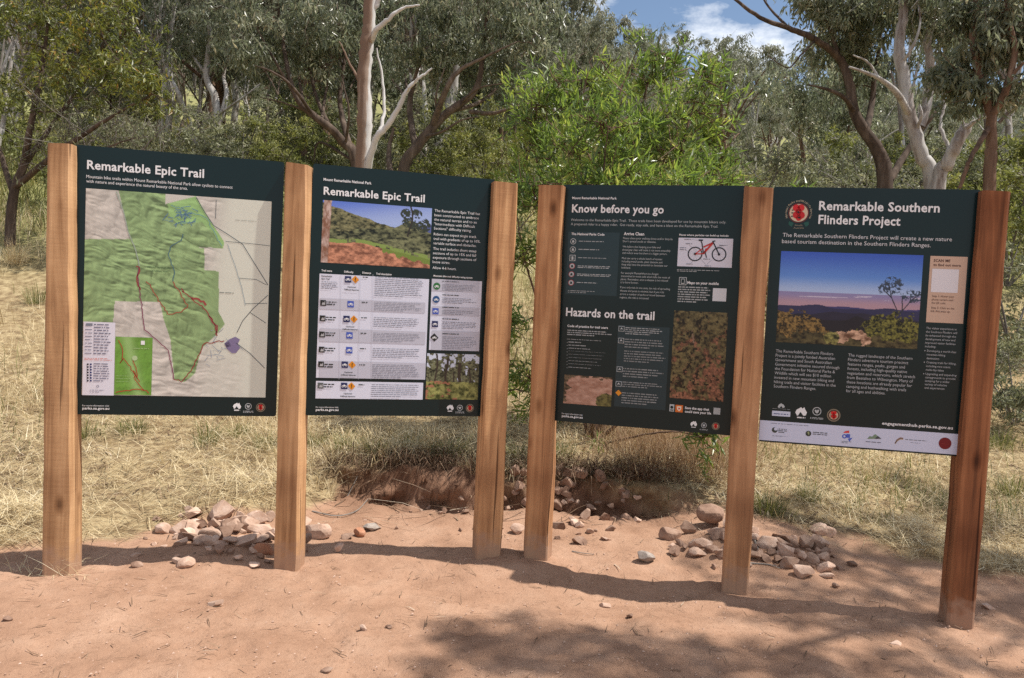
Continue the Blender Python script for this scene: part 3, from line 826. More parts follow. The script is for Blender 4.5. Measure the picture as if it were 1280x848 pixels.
# ---- board 1: the trail map
B = Board('information_board', 'green board filled by a large trail map, headed Remarkable Epic Trail', 0,
          ((95, 181), (355.5, 203), (344.5, 520.5), (88.5, 518.5)), (40, 170, 2.3545))
mb = MB(); B.text(mb, 'Remarkable Epic Trail', 163, 98, 507, 124, 27, bold=True); B.part(mb, 'heading')
mb = MB()
B.text(mb, 'Mountain bike trails within Mount Remarkable National Park allow cyclists to connect', 161, 124, 591, 157, 9.5, bold=False)
B.text(mb, 'with nature and experience the natural beauty of the area.', 161, 139, 459, 159, 9.5)
B.part(mb, 'introduction_text')
ma, mbr = B.uv(160, 155), B.uv(686, 770)
def mq(pts): return [((B.uv(*p) - ma) / (mbr - ma)) for p in pts]
def paint_map(S, T):
    def relief(S, T):
        a = S + .5 * T + .10 * (fbm(S * 4, T * 4, 33, 3) - .5); b_ = T - .35 * S + .12 * (fbm(S * 5 + 9, T * 5, 34, 3) - .5)
        return (1 - np.abs(2 * fbm(a * 4, b_ * 17, 31, 3, .5) - 1)) + .5 * (1 - np.abs(2 * fbm(a * 11, b_ * 24, 32, 3, .55) - 1))
    q = relief(S, T); q2 = relief(S + .006, T + .006)
    sh = np.clip((q - q2) * 5.5, -1, 1)
    flat = sstep(.60, .76, S + .10 * (T - .5)) * (1 - .6 * sstep(.66, .9, T) * (1 - sstep(.8, .95, S)))
    sh = sh * (1 - .85 * flat)
    grey = lin(190, 186, 178)[None, None] * (1 + .36 * sh[..., None])
    C = grey
    C = lay(C, flat * .8, lin(208, 212, 198))
    G = inpoly(S, T, mq([(253, 150), (393, 168), (393, 200), (482, 176), (522, 245), (567, 315), (562, 334), (530, 330), (470, 327), (508, 332), (508, 396), (550, 400), (550, 520), (568, 555), (540, 590), (500, 625), (480, 700), (450, 725), (420, 720), (408, 600), (388, 540), (378, 490), (245, 488), (240, 550), (140, 548), (140, 305), (290, 305)]))
    gc = lin(134, 160, 112)[None, None] * (1 + .55 * sh[..., None])
    C = np.where(G[..., None], gc, C)
    LG = inpoly(S, T, mq([(400, 202), (482, 176), (522, 245), (567, 315), (562, 334), (536, 290), (500, 255), (430, 262), (405, 235)]))
    C = np.where(LG[..., None], lin(146, 184, 120)[None, None] * (1 + .18 * sh[..., None]), C)
    ws = inpoly(S, T, mq([(393, 160), (484, 168), (480, 180), (393, 202)]))
    C = np.where(ws[..., None], lin(196, 194, 186)[None, None], C)
    DG = inpoly(S, T, mq([(405, 500), (470, 500), (540, 590), (500, 625), (480, 700), (450, 722), (430, 640)]))
    C = np.where((DG & G)[..., None], C * .93, C)
    return C
B.picture('trail_map', (160, 155), (686, 770), paint_map, 250, 285)
mb = MB()
RED, GR, BLU = lin(140, 62, 60), lin(88, 96, 100), lin(96, 120, 150)
for i, (pts, wd, c, jg) in enumerate([
    ([(249, 165), (270, 220), (285, 285), (300, 320), (312, 360), (318, 385)], .005, lin(150, 165, 150), .001),
    ([(316, 385), (312, 410), (320, 470), (326, 520), (332, 572), (372, 605), (402, 632), (412, 680), (418, 718)], .0042, lin(128, 70, 92), .0015),
    ([(418, 718), (440, 725), (470, 690), (488, 650), (508, 612), (540, 607), (566, 604)], .0045, RED, .003),
    ([(308, 385), (318, 400), (310, 430), (320, 455)], .006, RED, .003),
    ([(336, 430), (350, 440), (372, 480), (392, 515), (400, 526), (440, 520), (458, 506), (448, 480), (428, 450), (416, 430)], .005, lin(150, 88, 66), .003),
    ([(416, 430), (420, 400), (402, 350), (412, 325), (440, 310), (445, 290)], .004, lin(76, 110, 120), .002),
    ([(440, 450), (470, 478), (500, 500), (520, 530), (540, 560), (545, 590)], .005, RED, .005),
    ([(470, 478), (505, 488), (512, 500)], .010, lin(150, 70, 66), .004),
    ([(522, 530), (545, 560), (540, 585)], .008, lin(140, 76, 74), .004),
    ([(410, 205), (440, 215), (470, 225), (500, 235), (520, 250), (540, 290), (560, 325)], .0035, lin(110, 150, 150), .003),
    ([(484, 182), (505, 220), (535, 265), (575, 290), (620, 320), (660, 385), (694, 440)], .0035, GR, 0),
    ([(543, 190), (541, 245)], .0025, GR, 0), ([(570, 312), (640, 318), (700, 325)], .0025, GR, 0),
    ([(575, 320), (600, 390), (618, 450), (628, 500)], .0025, lin(130, 150, 160), .0006),
    ([(610, 420), (660, 424), (690, 440)], .0025, GR, 0), ([(628, 495), (692, 494)], .0025, GR, 0),
    ([(603, 580), (620, 545), (650, 510), (694, 470)], .0035, GR, 0), ([(600, 610), (640, 640), (684, 684)], .0035, GR, 0),
    ([(640, 520), (688, 552)], .003, GR, 0)]):
    B.line(mb, pts, wd, c, 2, jg, i)
rng = np.random.default_rng(5)
for q in range(26):
    x, y = rng.normal(445, 22), rng.normal(245, 16)
    B.line(mb, [(x, y), (x + rng.normal(0, 14), y + rng.normal(0, 8)), (x + rng.normal(0, 14), y + rng.normal(0, 10))], .003, lin(90, 125, 160), 2)
for q in range(22):
    x, y = 545 + rng.normal(0, 22), 620 + rng.normal(0, 22)
    B.line(mb, [(x, y), (x + rng.normal(0, 12), y + rng.normal(0, 12))], .0022, lin(140, 150, 165), 2)
B.part(mb, 'trail_lines')
mb = MB()
town = lin(122, 112, 146)
for pl in ([(580, 600), (598, 592), (612, 600), (606, 612), (612, 625), (600, 640), (588, 640), (574, 628), (566, 612)], [(566, 612), (580, 606), (586, 620), (572, 624)]):
    B.poly(mb, pl, town, 2)
B.text(mb, 'MOUNT REMARKABLE', 342, 390, 412, 394, 5, lin(60, 90, 60), layer=3); B.text(mb, 'NATIONAL PARK', 348, 401, 404, 404, 5, lin(60, 90, 60), layer=3)
B.fine(mb, 598, 248, 662, 254, 1, lin(130, 134, 128), 4, 2, .6, 1); B.fine(mb, 552, 460, 594, 466, 1, lin(130, 134, 128), 4, 2, .6, 1)
B.part(mb, 'map_lettering')
mb = MB(); B.rect(mb, 154, 548, 242, 765, lin(214, 214, 226), 2)
B.poly(mb, [(160, 553), (180, 553), (180, 561), (160, 561)], lin(120, 125, 140), 3)
B.fine(mb, 184, 553, 232, 648, 11, lin(120, 120, 140), 8, 3, .4, .8); B.fine(mb, 158, 568, 178, 648, 8, lin(120, 120, 140), 9, 3, .25, 1)
B.fine(mb, 156, 654, 236, 664, 2, lin(205, 110, 90), 3, 3, .4, 1)
for r_ in range(7):
    for c_ in range(2): B.poly(mb, [(163 + c_ * 9, 671 + r_ * 8), (168.5 + c_ * 9, 671 + r_ * 8), (168.5 + c_ * 9, 676 + r_ * 8), (163 + c_ * 9, 676 + r_ * 8)], lin(40, 55, 110) if c_ else lin(50, 50, 60), 3)
B.fine(mb, 183, 669, 230, 727, 8, lin(120, 120, 140), 12, 3, .4, .6)
B.disc(mb, 195, 738, 4, lin(110, 110, 130), 3, 12, 2.6); B.fine(mb, 172, 747, 220, 759, 2, lin(130, 130, 150), 2, 3, .3, .6)
B.part(mb, 'legend_box')
def paint_inset(S, T):
    q = fbm(S * 5, T * 8, 41, 4); q2 = fbm(S * 5 + .1, T * 8 + .1, 41, 4)
    C = lin(106, 152, 64)[None, None] * (1 + .22 * np.clip((q - q2) * 8, -1, 1)[..., None])
    d = np.abs(S - (.30 + .35 * T)); C = lay(C, np.exp(-(d / .16) ** 2) * .65, lin(160, 192, 128))
    return C
B.picture('inset_map', (247, 592), (352, 764), paint_inset, 40, 64, 2)
mb = MB()
OR = lin(160, 74, 48)
B.line(mb, [(256, 602), (268, 630), (268, 660), (260, 670), (272, 655), (285, 675), (302, 700), (318, 725)], .004, OR, 3, .002, 1)
B.line(mb, [(298, 662), (308, 690), (312, 718), (300, 690), (306, 720), (320, 738), (332, 750)], .004, OR, 3, .002, 2)
B.line(mb, [(248, 756), (280, 750), (310, 746), (338, 750), (345, 758)], .005, OR, 3, .001, 3)
B.rect(mb, 322, 604, 333, 616, WHITE, 3); B.disc(mb, 304, 655, 8, lin(175, 195, 150), 3, 14); B.fine(mb, 300, 624, 348, 630, 1, lin(150, 180, 120), 2, 3, .5, 1); B.fine(mb, 250, 704, 300, 730, 3, lin(140, 175, 110), 3, 3, .2, .8)
B.part(mb, 'inset_trail_lines')
def foot(B, x0, y0, x1, emb, r):
    mb = MB(); B.text(mb, 'For more information visit:', x0, y0 - 9, x1, y0 - 9, 5)
    B.text(mb, 'parks.sa.gov.au', x0, y0, x1, y0, 7.5, bold=True); B.part(mb, 'web_address')
    (a, b, c) = emb
    B.map_emblem(*a, r); B.round_emblem(*b, r * .82); B.crest(*c, r * 1.15)
foot(B, 150, 806, 229, ((603, 797), (636, 796), (672, 799)), 12)

# ---- board 2: trail list
B = Board('information_board', 'green board with a trail photograph over a white table of trails', 1,
          ((391.5, 204.5), (619, 225.7), (605, 520), (380, 519)), (370, 190, 2.493))
mb = MB(); B.text(mb, 'Mount Remarkable National Park', 86, 90, 236, 102, 8.5, bold=True); B.part(mb, 'park_name')
mb = MB(); B.text(mb, 'Remarkable Epic Trail', 86, 133, 402, 158, 25, bold=True); B.part(mb, 'heading')
def paint_trail(S, T):
    C = np.zeros(S.shape + (3,)) + lin(88, 118, 205)
    C = lay(C, sstep(0, .5, T + .3 * S) * .8, lin(170, 190, 228))
    rid = .30 - .05 * np.sin(S * 7) + .02 * fbm(S * 8, 0 * T, 51)
    C = lay(C, T > rid, lin(84, 96, 150))
    hill = .02 + .50 * S + .05 * fbm(S * 12, 0 * T, 52)
    C = lay(C, (T > hill) * 1., blobs(S, T, 34, 53, lin(30, 36, 24), lin(138, 136, 98), 5))
    tr = .42 + .05 * np.sin(S * 9) + .10 * (fbm(S * 9, T * 3, 54) - .5) - .22 * np.exp(-((S - .82) / .13) ** 2)
    C = lay(C, (T > tr) * 1., blobs(S, T, 26, 55, lin(18, 24, 18), lin(128, 132, 96), 5))
    tt = (((S - .76) / .055) ** 2 + ((T - .13) / .09) ** 2 < .4 + 1.1 * fbm(S * 22, T * 16, 56)) | (((S - .86) / .05) ** 2 + ((T - .11) / .08) ** 2 < .4 + 1.1 * fbm(S * 22, T * 16, 156)) | (((S - .80) / .07) ** 2 + ((T - .27) / .09) ** 2 < .4 + 1.1 * fbm(S * 22, T * 16, 157)) | (((S - .93) / .07) ** 2 + ((T - .30) / .12) ** 2 < .4 + 1.1 * fbm(S * 22, T * 16, 158))
    C = lay(C, tt * (fbm(S * 60, T * 45, 57) > .40), lin(52, 60, 50))
    C = lay(C, (np.abs(S - .80 - .02 * np.sin(T * 9)) < .008) & (T < .5), lin(50, 46, 40))
    gr = .66 + .26 * np.clip(S - .38, 0, 1) * 1.2 + .05 * (fbm(S * 10, T * 2, 58) - .5)
    C = lay(C, (T > gr - .06) * (fbm(S * 25, T * 8, 59) > .4), lin(128, 150, 78))
    C = lay(C, (T > gr) * 1., blobs(S, T, 22, 60, lin(118, 76, 58), lin(206, 146, 116), 5))
    C = lay(C, (T > gr) & (S > .55) & (T < gr + .14 * (fbm(S * 20, T * 9, 62))), lin(112, 132, 60))
    trunk = np.abs(S - (.045 - .02 * T)) < .035
    C = lay(C, trunk, blobs(S * 4, T, 9, 61, lin(128, 90, 70), lin(196, 176, 168)))
    return C
B.picture('trail_photograph', (84, 150), (417, 364), paint_trail, 240, 150)
mb = MB()
B.para(mb, ['The Remarkable Epic Trail has', 'been constructed to embrace', 'the natural terrain and to an', '"Intermediate with Difficult', 'Sections" difficulty rating.', None, 'Riders can expect single track', 'trail with gradients of up to 10%,', 'variable surface and obstacles.', None, 'The trail includes short steep', 'sections of up to 15% and fall', 'exposure through sections of', 'loose scree.', None, 'Allow 4-6 hours.'][:5], 433, 188, 431, 243, 8.5, 142)
B.para(mb, ['Riders can expect single track', 'trail with gradients of up to 10%,', 'variable surface and obstacles.'], 430, 261, 429, 289, 8.5, 146)
B.para(mb, ['The trail includes short steep', 'sections of up to 15% and fall', 'exposure through sections of', 'loose scree.'], 428, 306, 426, 347, 8.5, 136)
B.text(mb, 'Allow 4-6 hours.', 426, 365, 500, 370, 8.5)
B.part(mb, 'introduction_text')
mb = MB()
for t, x0, x1, y in (('Trail name', 79, 112, 372), ('Difficulty', 150, 179, 376), ('Distance', 207, 234, 379), ('Trail description', 250, 298, 383)):
    B.text(mb, t, x0, y, x1, y + 2, 6, bold=True)
B.text(mb, 'Mountain bike trail difficulty rating system', 429, 389, 550, 396, 5.5, bold=True)
B.part(mb, 'column_headings')
mb = MB()
TBL = lin(208, 212, 228); TBL2 = lin(184, 186, 200)
B.rect(mb, 73, 379, 402, 709, TBL, 1)
Ys = [379, 455, 503, 549, 600, 650, 709]
for i in (1, 3, 5): B.rect(mb, 73, Ys[i], 402, Ys[i + 1], TBL2, 2)
B.rect(mb, 61, 713, 394, 771, TBL, 1)
for xv in (140, 200, 240): B.line(mb, [(xv, 382), (xv - 7, 708)], .0015, TBL2, 3)
B.rect(mb, 424, 396, 570, 621, TBL, 1); B.rect(mb, 424, 396, 570, 440, TBL2, 2); B.rect(mb, 424, 480, 570, 514, TBL2, 2); B.rect(mb, 424, 556, 570, 621, TBL2, 2)
B.part(mb, 'table_ground')
mb = MB()
ORG, DBL, MBL, BK = lin(214, 140, 40), lin(40, 48, 92), lin(70, 92, 178), lin(34, 36, 38)
def bikeicon(mb, x, y, r, c):
    B.disc(mb, x - .5 * r, y + .2 * r, .38 * r, c, 4, 10, .22 * r); B.disc(mb, x + .5 * r, y + .2 * r, .38 * r, c, 4, 10, .22 * r)
    B.poly(mb, [(x - .5 * r, y + .2 * r), (x - .2 * r, y - .35 * r), (x + .3 * r, y - .35 * r), (x + .5 * r, y + .2 * r)], c, 4)
def sq(mb, x, y, r, c): B.poly(mb, [(x - r, y - r), (x + r, y - r + 1), (x + r, y + r + 1), (x - r, y + r)], c, 3)
def dia(mb, x, y, r, c): B.poly(mb, [(x, y - r), (x + r, y + 1), (x, y + r), (x - r, y - 1)], c, 3)
for (x, y, both) in ((162, 397, 1), (170, 474, 0), (157, 520, 1), (166, 571, 0), (165, 617, 0), (151, 662, 1), (149, 728, 1)):
    mb = MB(); sq(mb, x, y, 10, DBL if both else MBL); bikeicon(mb, x, y, 9, WHITE); B.part(mb, 'difficulty_symbol')
    mb = MB()
    if both:
        dia(mb, x + 23, y + 1, 12, ORG); B.poly(mb, [(x + 22, y - 5), (x + 25, y - 5), (x + 24, y + 4), (x + 22.6, y + 4)], BK, 4); B.disc(mb, x + 23.3, y + 6.5, 1.4, BK, 4, 8)
        B.part(mb, 'warning_symbol'); mb = MB()
        B.text(mb, 'Optional', x - 2, y + 26, x + 24, y + 27, 4.6, INK, layer=4, bold=True); B.text(mb, 'Difficult features', x - 12, y + 34, x + 34, y + 36, 4.6, INK, layer=4, bold=True); B.part(mb, 'symbol_caption')
for (x, y, f_) in ((439, 419, 0), (437, 460, 1), (435, 496, 2), (433, 536, 3), (431, 578, 4)):
    mb = MB()
    if f_ == 0: B.disc(mb, x, y, 11, lin(50, 110, 62), 3)
    elif f_ == 1: B.disc(mb, x, y, 11, lin(40, 80, 130), 3)
    elif f_ == 4: dia(mb, x, y, 13, BK)
    else: sq(mb, x, y, 9.5, MBL if f_ == 2 else DBL)
    bikeicon(mb, x, y, 8, WHITE); B.part(mb, 'difficulty_symbol')
for (x, y) in ((84, 470), (82, 518), (80, 568), (79, 615), (77, 661), (75, 727)):
    mb = MB(); sq(mb, x, y, 9, lin(90, 96, 98) if y > 700 else BK); B.poly(mb, [(x - 5, y + 6), (x - 1, y - 3), (x + 3, y + 2), (x + 6, y - 6), (x + 6, y + 6)], lin(170, 172, 176), 4); B.part(mb, 'trail_symbol')
mb = MB()
FT = lin(138, 142, 156)
B.text(mb, 'Remarkable', 79, 388, 112, 391, 5, INK, True); B.text(mb, 'Epic Trail', 79, 397, 104, 399, 5, INK, True)
B.fine(mb, 79, 402, 134, 430, 5, FT, 3, 3, .4); B.part(mb, 'trail_name')
for (y0, y1, n) in ((384, 454, 11), (462, 498, 6), (510, 548, 6), (558, 592, 6), (606, 642, 6), (656, 704, 8), (718, 762, 7)):
    k_ = (y0 - 384) * .035; mb = MB()
    B.fine(mb, 247 - k_, y0 + 4, 396 - k_, y1 + 4, n, FT, y0, 3, .38)
    B.fine(mb, 208 - k_ * 1.2, y0 + 4, 226 - k_ * 1.2, y0 + 10, 1, INK * 2, y0, 3, .6, 1)
    if y0 > 400: B.fine(mb, 97 - k_, y0 + 2, 130 - k_, y0 + 18, 2, INK * 1.6, y0, 3, .5, .8)
    B.part(mb, 'table_row_lettering')
for (y0, y1, n) in ((412, 440, 5), (454, 478, 4), (492, 512, 3), (528, 556, 5), (574, 618, 8)):
    mb = MB(); B.fine(mb, 456, y0, 562, y1, n, FT, y0, 3, .38)
    B.fine(mb, 456, y0 - 10, 520, y0 - 3, 1, INK * 1.6, y0 + 1, 3, .6, .8); B.part(mb, 'table_row_lettering')
def paint_forest(S, T):
    C = np.zeros(S.shape + (3,)) + lin(196, 205, 222)
    C = lay(C, (fbm(S * 13, T * 11, 71, 5) + .55 * T > .55) * 1., blobs(S, T, 30, 72, lin(28, 32, 26), lin(122, 126, 96), 5))
    for i, (x, wd) in enumerate(((.18, .016), (.38, .022), (.64, .028), (.83, .016), (.5, .012))):
        C = lay(C, (np.abs(S - x - .02 * np.sin(T * 7 + i)) < wd) & (T > .1 * i) & (T < .85), lin(58, 52, 46))
    C = lay(C, (T > .62 + .1 * (fbm(S * 7, T, 73) - .5)) * 1., blobs(S, T, 13, 74, lin(52, 62, 30), lin(158, 160, 96)))
    C = lay(C, (T > .6) & (fbm(S * 9, T * 14, 75) > .62) & (S < .6), lin(158, 108, 84))
    return C
B.picture('forest_photograph', (409, 627), (565, 771), paint_forest, 120, 110)
foot(B, 60, 806, 131, ((480, 797), (510, 796), (541, 797)), 11)

# ---- board 3: know before you go
B = Board('information_board', 'green board headed Know before you go, with a red bicycle picture', 2,
          ((703, 232), (930.6, 232), (915.6, 544.4), (690.7, 525.5)), (660, 220, 2.569))
mb = MB(); B.text(mb, 'Mount Remarkable National Park', 140, 76, 282, 77, 7.5, bold=True); B.part(mb, 'park_name')
mb = MB(); B.text(mb, 'Know before you go', 139, 118, 433, 121, 26, bold=True); B.part(mb, 'heading')
mb = MB(); B.text(mb, 'Hazards on the trail', 122, 449, 406, 461, 27, bold=True); B.part(mb, 'heading')
mb = MB()
B.text(mb, 'Welcome to the Remarkable Epic Trail.  These trails have been developed for use by mountain bikers only.', 136, 146, 634, 152, 8, GREYT)
B.text(mb, 'A prepared rider is a happy rider.  Get ready, stay safe, and have a blast on the Remarkable Epic Trail.', 136, 160, 608, 165, 8, GREYT)
B.part(mb, 'introduction_text')
mb = MB(); BX = lin(34, 54, 60)
B.rect(mb, 128, 180, 284, 386, BX, 1); B.rect(mb, 290, 478, 444, 752, BX, 1)
B.part(mb, 'tinted_boxes')
mb = MB()
B.text(mb, 'The National Parks Code', 138, 190, 244, 193, 7.5, bold=True)
B.text(mb, 'Arrive Clean', 306, 190, 371, 192, 10, bold=True)
B.text(mb, 'Places where particles can build up include:', 484, 191, 643, 195, 6, bold=True)
B.text(mb, 'Code of practice for trail users', 127, 484, 257, 491, 7.5, bold=True)
B.text(mb, 'Maps on your mobile', 511, 346, 612, 349, 9, bold=True)
B.part(mb, 'subheadings')
mb = MB()
for i, (x, y) in enumerate(((144, 211), (143, 237), (142, 264), (141, 290), (139, 316), (138, 343))):
    redc = lin(150, 50, 60); mb = MB()
    if i == 2: B.rect(mb, x - 9, y - 10, x + 9, y + 10, GREYT, 2); B.rect(mb, x - 7, y - 8, x + 7, y + 8, BX, 3); B.poly(mb, [(x - 3, y - 5), (x + 3, y - 5), (x + 3, y + 6), (x - 3, y + 6)], GREYT, 4)
    else:
        B.disc(mb, x, y, 9.5, redc if i > 2 else GREYT, 2); B.disc(mb, x, y, 7.6, GREYT if i > 2 else BX, 3)
        B.poly(mb, [(x - 4, y + 4), (x - 2, y - 4), (x + 3, y - 3), (x + 4, y + 4)], INK if i > 2 else GREYT, 4)
    B.fine(mb, x + 18, y - 3, x + [108, 92, 118, 130, 134, 90][i], y + [4, 4, 4, 10, 10, 4][i], 2 if i in (3, 4) else 1, GREYT * (.75 if i < 3 else .9), i + 3, 2, .5, .9); B.part(mb, 'visitor_code_line')
mb = MB(); B.fine(mb, 128, 366, 225, 380, 2, GREYT * .7, 8, 2, .4); B.part(mb, 'paragraph')
for (y0, y1, wd_, ls) in ((203, 213, 160, ['Please clean your walking shoes and/or bicycle.', "Don't spread seeds or diseases."]), (230, 250, 154, ['We believe that keeping your bike and', 'shoes/gear clean will make it run more smoothly', 'and reduce wear but there is a bigger picture.']),
                          (267, 297, 148, ['Mud can carry a whole bunch of nasties', 'including weed seeds, plant diseases and', 'fungi that have the potential to devastate our', 'bushland.']), (314, 344, 158, ['For example Phytophthora is a fungus', 'transmitted in moist soils which kills the roots of', 'plants. Remember, once a disease is introduced', 'it is there forever.']),
                          (360, 392, 160, ['If you only ride in one area, the risk of spreading', 'disease and pests is minimal, but if you ride', 'across a number of parks or travel between', 'regions, the risk is increased.'])):
    mb = MB(); B.para(mb, ls, 304 - (y0 - 195) * .05, y0, 304 - (y1 - 195) * .05, y1, 6.6, wd_, GREYT); B.part(mb, 'paragraph')
mb = MB(); B.fine(mb, 127, 492, 272, 520, 3, GREYT * .75, 30, 2, .45); B.fine(mb, 126, 522, 235, 531, 1, GREYT * .75, 31, 2, .5, 1)
for i in range(9):
    y = 534 + i * 10.2; B.disc(mb, 127, y, 1.2, GREYT * .8, 2, 8); B.fine(mb, 131, y - 4, 131 + [40, 56, 70, 118, 112, 108, 92, 104, 74][i], y + 4, 1, GREYT * .75, i, 2, .5, 1)
B.part(mb, 'code_of_practice_list')
for (y0, y1, n, q) in ((484, 516, 4, 1.1), (520, 560, 4, .75), (558, 606, 5, .7), (614, 656, 4, .75), (658, 688, 3, .75), (692, 742, 5, .75)):
    mb = MB(); B.fine(mb, 314 - (y0 - 484) * .05, y0, 446 - (y0 - 484) * .04, y1, n, GREYT * q * .72, y0, 2, .42); B.part(mb, 'paragraph')
for i, (x, y) in enumerate(((301, 490), (300, 528), (296, 620), (293, 667))):
    mb = MB(); B.rect(mb, x - 9, y - 9, x + 9, y + 9, GREYT, 2); B.rect(mb, x - 7.4, y - 7.4, x + 7.4, y + 7.4, BX, 3)
    B.poly(mb, [(x - 5, y + 3), (x, y - 5), (x + 5, y + 3), (x, y + 1)], GREYT, 4); B.part(mb, 'hazard_symbol')
mb = MB(); dia(mb, 293, 696, 10, ORG); B.part(mb, 'hazard_symbol')
mb = MB(); B.rect(mb, 482, 198, 653, 294, lin(206, 208, 222), 1); B.part(mb, 'bicycle_picture_ground')
mb = MB()
TY, FR = lin(34, 36, 44), lin(186, 52, 48)
for (x, y) in ((535, 250), (612, 251)):
    B.disc(mb, x, y, 24, TY, 2, 28, 20); B.disc(mb, x, y, 4, TY, 3, 12)
    for a in range(10): B.line(mb, [(x, y), (x + 20 * math.cos(a * .628), y + 20 * math.sin(a * .628))], .0006, lin(150, 150, 160), 2)
for pts, wd, c in (([(535, 250), (562, 249), (571, 232)], .006, FR), ([(562, 249), (592, 214)], .010, FR), ([(562, 228), (592, 214)], .008, FR), ([(562, 249), (557, 216), (553, 207)], .006, lin(60, 50, 55)),
                   ([(535, 250), (560, 232)], .005, FR), ([(592, 210), (612, 251)], .006, TY), ([(546, 206), (560, 206)], .008, TY), ([(590, 210), (600, 208)], .006, TY), ([(566, 240), (572, 262)], .005, TY)):
    B.line(mb, pts, wd, c, 3)
for a, b in (((505, 203), (548, 206)), ((515, 222), (538, 236)), ((505, 238), (520, 246)), ((550, 262), (570, 284)), ((590, 268), (572, 284)), ((606, 226), (640, 222)), ((520, 282), (530, 270))):
    B.line(mb, [a, b], .0010, lin(110, 112, 125), 2)
for x, y in ((500, 203), (505, 217), (486, 230), (486, 236), (507, 282), (566, 288), (562, 266), (612, 222)): B.fine(mb, x, y - 2, x + 22, y + 3, 1, lin(120, 122, 135), 3, 3, .5, 1)
B.part(mb, 'bicycle_picture')
mb = MB()
B.fine(mb, 478, 298, 640, 312, 2, GREYT * .8, 3, 2, .45, .4)
B.rect(mb, 485, 324, 508, 350, GREYT, 1); B.rect(mb, 487, 326, 506, 348, BOARD, 2); B.rect(mb, 491, 329, 502, 346, GREYT, 3); B.rect(mb, 492.5, 331, 500.5, 343, BOARD, 4)
B.fine(mb, 482, 352, 585, 410, 7, GREYT * .8, 6, 2, .48)
B.rect(mb, 594, 359, 636, 402, lin(200, 204, 210), 1)
B.part(mb, 'mobile_maps_panel')
def paint_clearing(S, T):
    C = blobs(S * 1.6, T * 2, 5, 81, lin(150, 110, 92), lin(186, 150, 132))
    edge = np.minimum(T * 1.9 + .05, S * 1.5 + .12 * T) + .5 * (fbm(S * 9, T * 9, 82) - .5)
    C = lay(C, (edge < .17) * 1., blobs(S, T, 14, 83, lin(44, 38, 30), lin(112, 96, 74)))
    b = ((S - .9) / .22) ** 2 + ((T - .85) / .3) ** 2 < .6 + fbm(S * 11, T * 11, 84) * .7
    return lay(C, b, blobs(S, T, 16, 85, lin(56, 56, 34), lin(118, 112, 66)))
B.picture('track_photograph', (119, 637), (269, 741), paint_clearing, 78, 52)
def paint_slope(S, T):
    C = blobs(S, T * 1.7, 18, 91, lin(24, 23, 18), lin(118, 108, 72), 6)
    red = sstep(.46, .62, fbm(S * 5 + 2, T * 9, 92, 6, .65) + .26 * (T - .58))
    C = lay(C, red * .9, blobs(S, T * 1.7, 28, 93, lin(70, 46, 36), lin(160, 108, 84), 5))
    C = lay(C, (np.abs(S - .38 - .3 * (T - .3)) < .012) & (T > .22) & (T < .36), lin(128, 108, 92))
    C = lay(C, (fbm(S * 16, T * 28, 94) > .66) * 1., lin(30, 26, 20))
    return C
B.picture('rocky_slope_photograph', (470, 431), (630, 724), paint_slope, 110, 200)
mb = MB()
B.rect(mb, 458, 732, 472, 756, GREYT, 1); B.disc(mb, 465, 742, 5, BOARD, 2, 12); B.rect(mb, 460, 749, 470, 753, BOARD, 2)
B.rect(mb, 477, 734, 500, 759, lin(206, 110, 48), 1); B.poly(mb, [(481, 739), (496, 739), (495, 749), (488.5, 755), (482, 749)], lin(226, 210, 190), 2); B.disc(mb, 488.5, 746, 3, lin(196, 60, 50), 3, 10)
B.text(mb, 'Save the app that', 507, 748, 585, 752, 8, bold=True); B.text(mb, 'could save your life', 507, 760, 592, 764, 8, bold=True)
B.rect(mb, 600, 743, 621, 766, lin(165, 170, 172), 1); B.part(mb, 'safety_app_notice')
foot(B, 111, 776, 178, ((536, 797), (569, 800), (607, 803)), 11)

